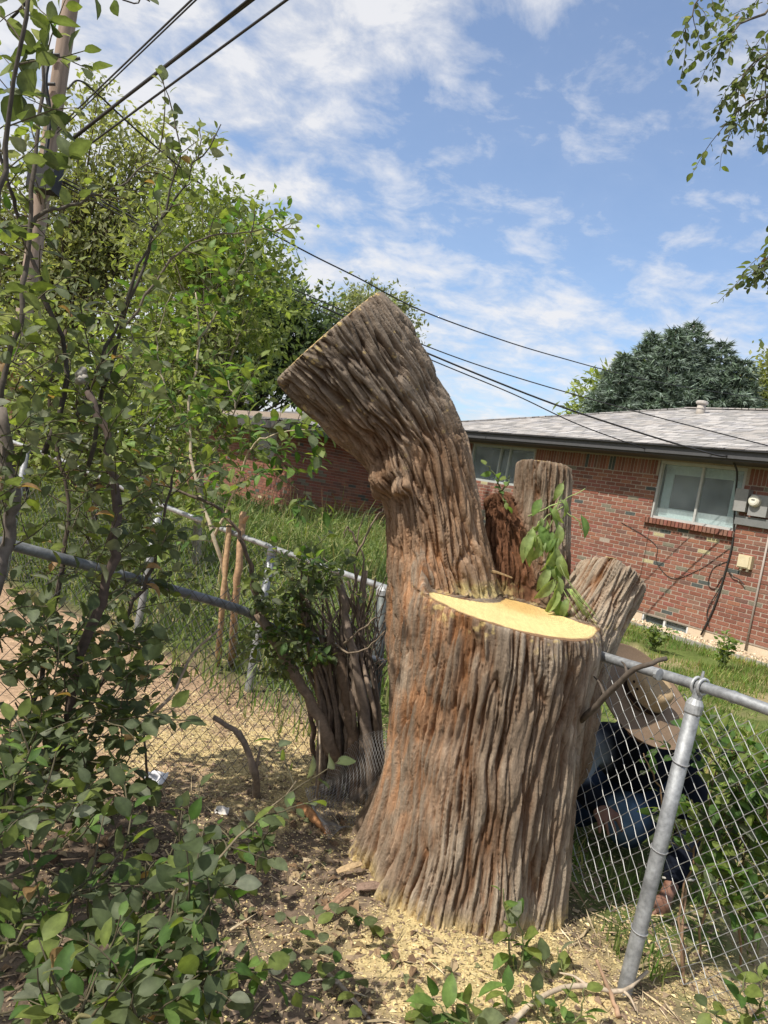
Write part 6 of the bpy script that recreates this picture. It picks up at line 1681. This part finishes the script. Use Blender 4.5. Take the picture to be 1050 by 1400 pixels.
# ------------------------------------------------------------------ small things on the ground
def stick(name, pts, r0, r1, col, label, cat='stick', n=14, sides=8, mat=None, forks=()):
    P = spline([np.asarray(p, float) for p in pts], n); rr = np.linspace(r0, r1, n) * (1 + .08 * RNG.normal(size=n))
    root = thing(name, P[0], label, cat); G().tube(P + RNG.normal(0, r0 * .12, P.shape), rr, sides, col).build('stem', mat or M_TWIG, root, True)
    for f_, a, b in forks: G().tube(spline([P[f_], (P[f_] + a) / 2 + UP * .01, a], 8), np.linspace(r0 * b, r0 * b * .4, 8), 6, col).build('fork', mat or M_TWIG, root, True)
    return root
stick('wooden_stake', [gz(298, 908), at(304, 830, 5.0), at(313, 716, 5.02)], .022, .018, (.42, .28, .16), 'left of two peeled wooden stakes standing at the far fence', 'stake')
stick('wooden_stake', [gz(316, 908), at(324, 800, 5.0), at(333, 700, 5.02)], .028, .024, (.42, .27, .16), 'right, thicker of two peeled wooden stakes standing at the far fence', 'stake', forks=((12, at(340, 706, 4.95), .7),))
s0 = gz(352, 1085)
stick('cut_stub', [s0 - UP * .03, at(348, 1055, 3.18), at(330, 1010, 3.15), at(292, 980, 3.12)], .019, .010, (.24, .19, .145), 'forked grey-brown cut stub left of the cut shrub', 'stub', forks=((5, at(328, 998, 3.25), .6), (4, at(356, 1020, 3.2), .5)))
stick('broken_branch', [at(795, 985, 2.66), at(830, 950, 2.55), at(862, 918, 2.46), at(890, 907, 2.42), at(912, 899, 2.42)], .012, .007, (.10, .08, .062), 'dark broken branch lying over the top rail right of the stump', 'branch', forks=((6, at(850, 905, 2.62), .5), (3, at(812, 925, 2.68), .5)))
stick('dead_stick', [gz(690, 1415) + UP * .02, gz(735, 1385) + UP * .05, gz(790, 1368) + UP * .05, gz(845, 1372) + UP * .04, gz(880, 1352) + UP * .06], .010, .006, (.46, .37, .27), 'pale bent dead stick lying across the bottom', forks=((7, at(765, 1330, 2.30), .6), (10, gz(868, 1390) + UP * .02, .6)))
stick('dead_stick', [gz(846, 1395) + UP * .01, at(835, 1360, 2.28), at(815, 1312, 2.32)], .009, .005, (.34, .22, .14), 'reddish upright dead stick left of the leaning post')
stick('dead_stick', [gz(935, 1345), at(932, 1290, 2.45), at(938, 1215, 2.48)], .006, .004, (.30, .19, .12), 'thin reddish stem standing right of the leaning post')
stick('dead_stick', [gz(1015, 1215, .10), gz(960, 1205, .12), gz(905, 1200, .10)], .006, .005, (.42, .40, .36), 'thin grey stick lying behind the fence mesh')
stick('root_piece', [gz(408, 1112) + UP * .03, gz(428, 1130) + UP * .04, gz(448, 1148) + UP * .02], .022, .016, (.40, .20, .09), 'short orange-brown piece of root left of the stump', 'root', mat=M_WOODY)
stick('bare_twig', [gz(430, 1110), at(437, 1050, 2.92), at(436, 985, 3.0)], .005, .003, (.36, .29, .2), 'thin upright bare twig before the cut shrub stems')
stick('bare_twig', [gz(205, 1110), at(200, 1040, 2.6), at(195, 985, 2.6)], .006, .004, (.13, .1, .075), 'short upright twig in front of the left fence')
stick('bare_twig', [at(180, 1000, 2.42), at(235, 950, 2.55), at(262, 895, 2.7), at(300, 860, 2.8)], .007, .004, (.26, .2, .14), 'slanting bare branch before the left fence mesh')
stick('dead_stick', [gz(440, 1330) + UP * .01, gz(470, 1362) + UP * .02, gz(505, 1400) + UP * .01], .007, .005, (.3, .25, .2), 'grey twig on the sawdust at bottom centre', forks=((5, gz(420, 1350) + UP * .02, .6),))
# bark slabs at the root collar
for i, (x, y, L, w, yaw, cc, lab) in enumerate(((478, 1188, .10, .035, .5, (.42, .30, .17), 'pale curled bark slab at the left root'), (462, 1232, .13, .03, .9, (.30, .19, .12), 'long brown bark strip on the ground left of the stump'), (505, 1215, .09, .05, .1, (.22, .15, .11), 'broken bark plate by the left root'))):
    c_ = gz(x, y, .07); th = np.linspace(-.9, .9, 7); V = []; r = np.random.default_rng(i)
    d = np.array([cos(yaw), sin(yaw), .25]); d = unit(d); s = unit(np.cross(UP, d)); n_ = np.cross(d, s)
    for k, t in enumerate(np.linspace(-.5, .5, 6)):
        for a in th:
            for q in (0, .007): V.append(c_ + d * L * t + (s * sin(a) * w * .6 + n_ * (cos(a) * w * .45 - q)) * (1 - 1.2 * abs(t) ** 2) + r.normal(0, .0015, 3))
    nA = len(th) * 2; F = []
    for k in range(5):
        for a in range(len(th) - 1):
            o = k * nA + a * 2; F += [[o, o + 2, o + nA + 2, o + nA], [o + 1, o + nA + 1, o + nA + 3, o + 3]]
        o = k * nA; F.append([o, o + nA, o + nA + 1, o + 1]); o = k * nA + nA - 2; F.append([o, o + 1, o + nA + 1, o + nA])
    for o in (0, 5 * nA):
        for a in range(len(th) - 1): F.append([o + a * 2, o + a * 2 + 1, o + a * 2 + 3, o + a * 2 + 2])
    ob = G().add(V, np.array(F), cc).build('bark_slab', M_WOODY, None, False, c_); tag(ob, lab, 'bark')
# litter
def scrap(p, s, col, label, seed):
    r = np.random.default_rng(seed); n = 7; V = []
    for i in range(n):
        for j in range(n):
            u, v = i / (n - 1) - .5, j / (n - 1) - .5
            V.append(np.array([u * s * 1.2, v * s * .4 + .3 * s * u * v, s * .5 * (v + .5) + .10 * s * sin(9 * u + 5 * v)]) + r.normal(0, s * .05, 3) + p)
    V = np.array(V); W = V + np.array([0, .002, .002])
    f = np.array([[i * n + j, i * n + j + 1, (i + 1) * n + j + 1, (i + 1) * n + j] for i in range(n - 1) for j in range(n - 1)])
    ob = G().add(V, f, col).add(W, f[:, ::-1], col).build('paper_scrap', M_CLOTH, None, True, p); tag(ob, label, 'litter')
scrap(gz(212, 1068), .075, (.75, .75, .76), 'crumpled white plastic scrap at the foot of the left fence', 1)
scrap(gz(303, 1112), .045, (.7, .66, .6), 'small torn paper scrap between shrub leaves and stump', 2)
# fallen green leaves on the sawdust
fl = []
r = np.random.default_rng(3)
for i, (x, y, lab) in enumerate(((405, 1193, 'single green leaf on the left root of the stump'), (497, 1286, 'cluster of fallen green leaves on the sawdust left of centre'), (548, 1335, 'fallen green leaf in the sawdust before the stump'), (455, 1365, 'pile of wilted leaves on the ground at bottom centre'), (410, 1320, 'small pile of grey-green leaves left of the sawdust'), (625, 1335, 'fallen leaf right of centre in the sawdust'))):
    b = gz(x, y); root = thing('fallen_leaves', b, lab, 'leaves')
    Ms = [leaf_mat4(b + np.append(r.normal(0, .05, 2), .02 + .01 * k) * (0 if lab[:6] in ('single',) else 1), np.append(r.normal(size=2), .15), UP + r.normal(0, .3, 3), .06) for k in range(1 if 'leaf ' in lab else 9)]
    pieces(root, 'leaf', 'leaves', LEAFS, Ms, r.choice([0, 1, 3, 6], len(Ms)), M_LEAF, 50, True)
# dry fallen leaves under the shrubs
r = np.random.default_rng(44); n = 1500
x = r.uniform(-1.5, .6, n); y = r.uniform(1.45, 3.2, n); k = (fbm(np.stack([x, y, 0 * x], -1) * 2.2 + 3) > -.15) & (np.hypot(x - .56, y - 2.82) > .5); x, y = x[k], y[k]; z = ground_z(x, y) + .006
Ms = [leaf_mat4([a, b, c_], np.append(r.normal(size=2), r.normal(0, .25)), UP + r.normal(0, .45, 3), .034 * np.exp(r.normal(0, .3))) for a, b, c_ in zip(x, y, z)]
dl = leaf_shape(.55, .6, .9, .1, 3, (1, 1, 1), 1.1, .3, 33)
W, F, C = place(dl[0], dl[1], np.array(Ms), np.array([(.20, .13, .075), (.28, .19, .11), (.14, .09, .055), (.36, .27, .16), (.16, .17, .08)])[r.integers(0, 5, len(x))])
tag(G().add(W, F, C).build('dry_leaves', M_CHIP), 'dry curled brown leaves littering the shaded soil under the shrubs', 'leaf litter', kind='stuff')
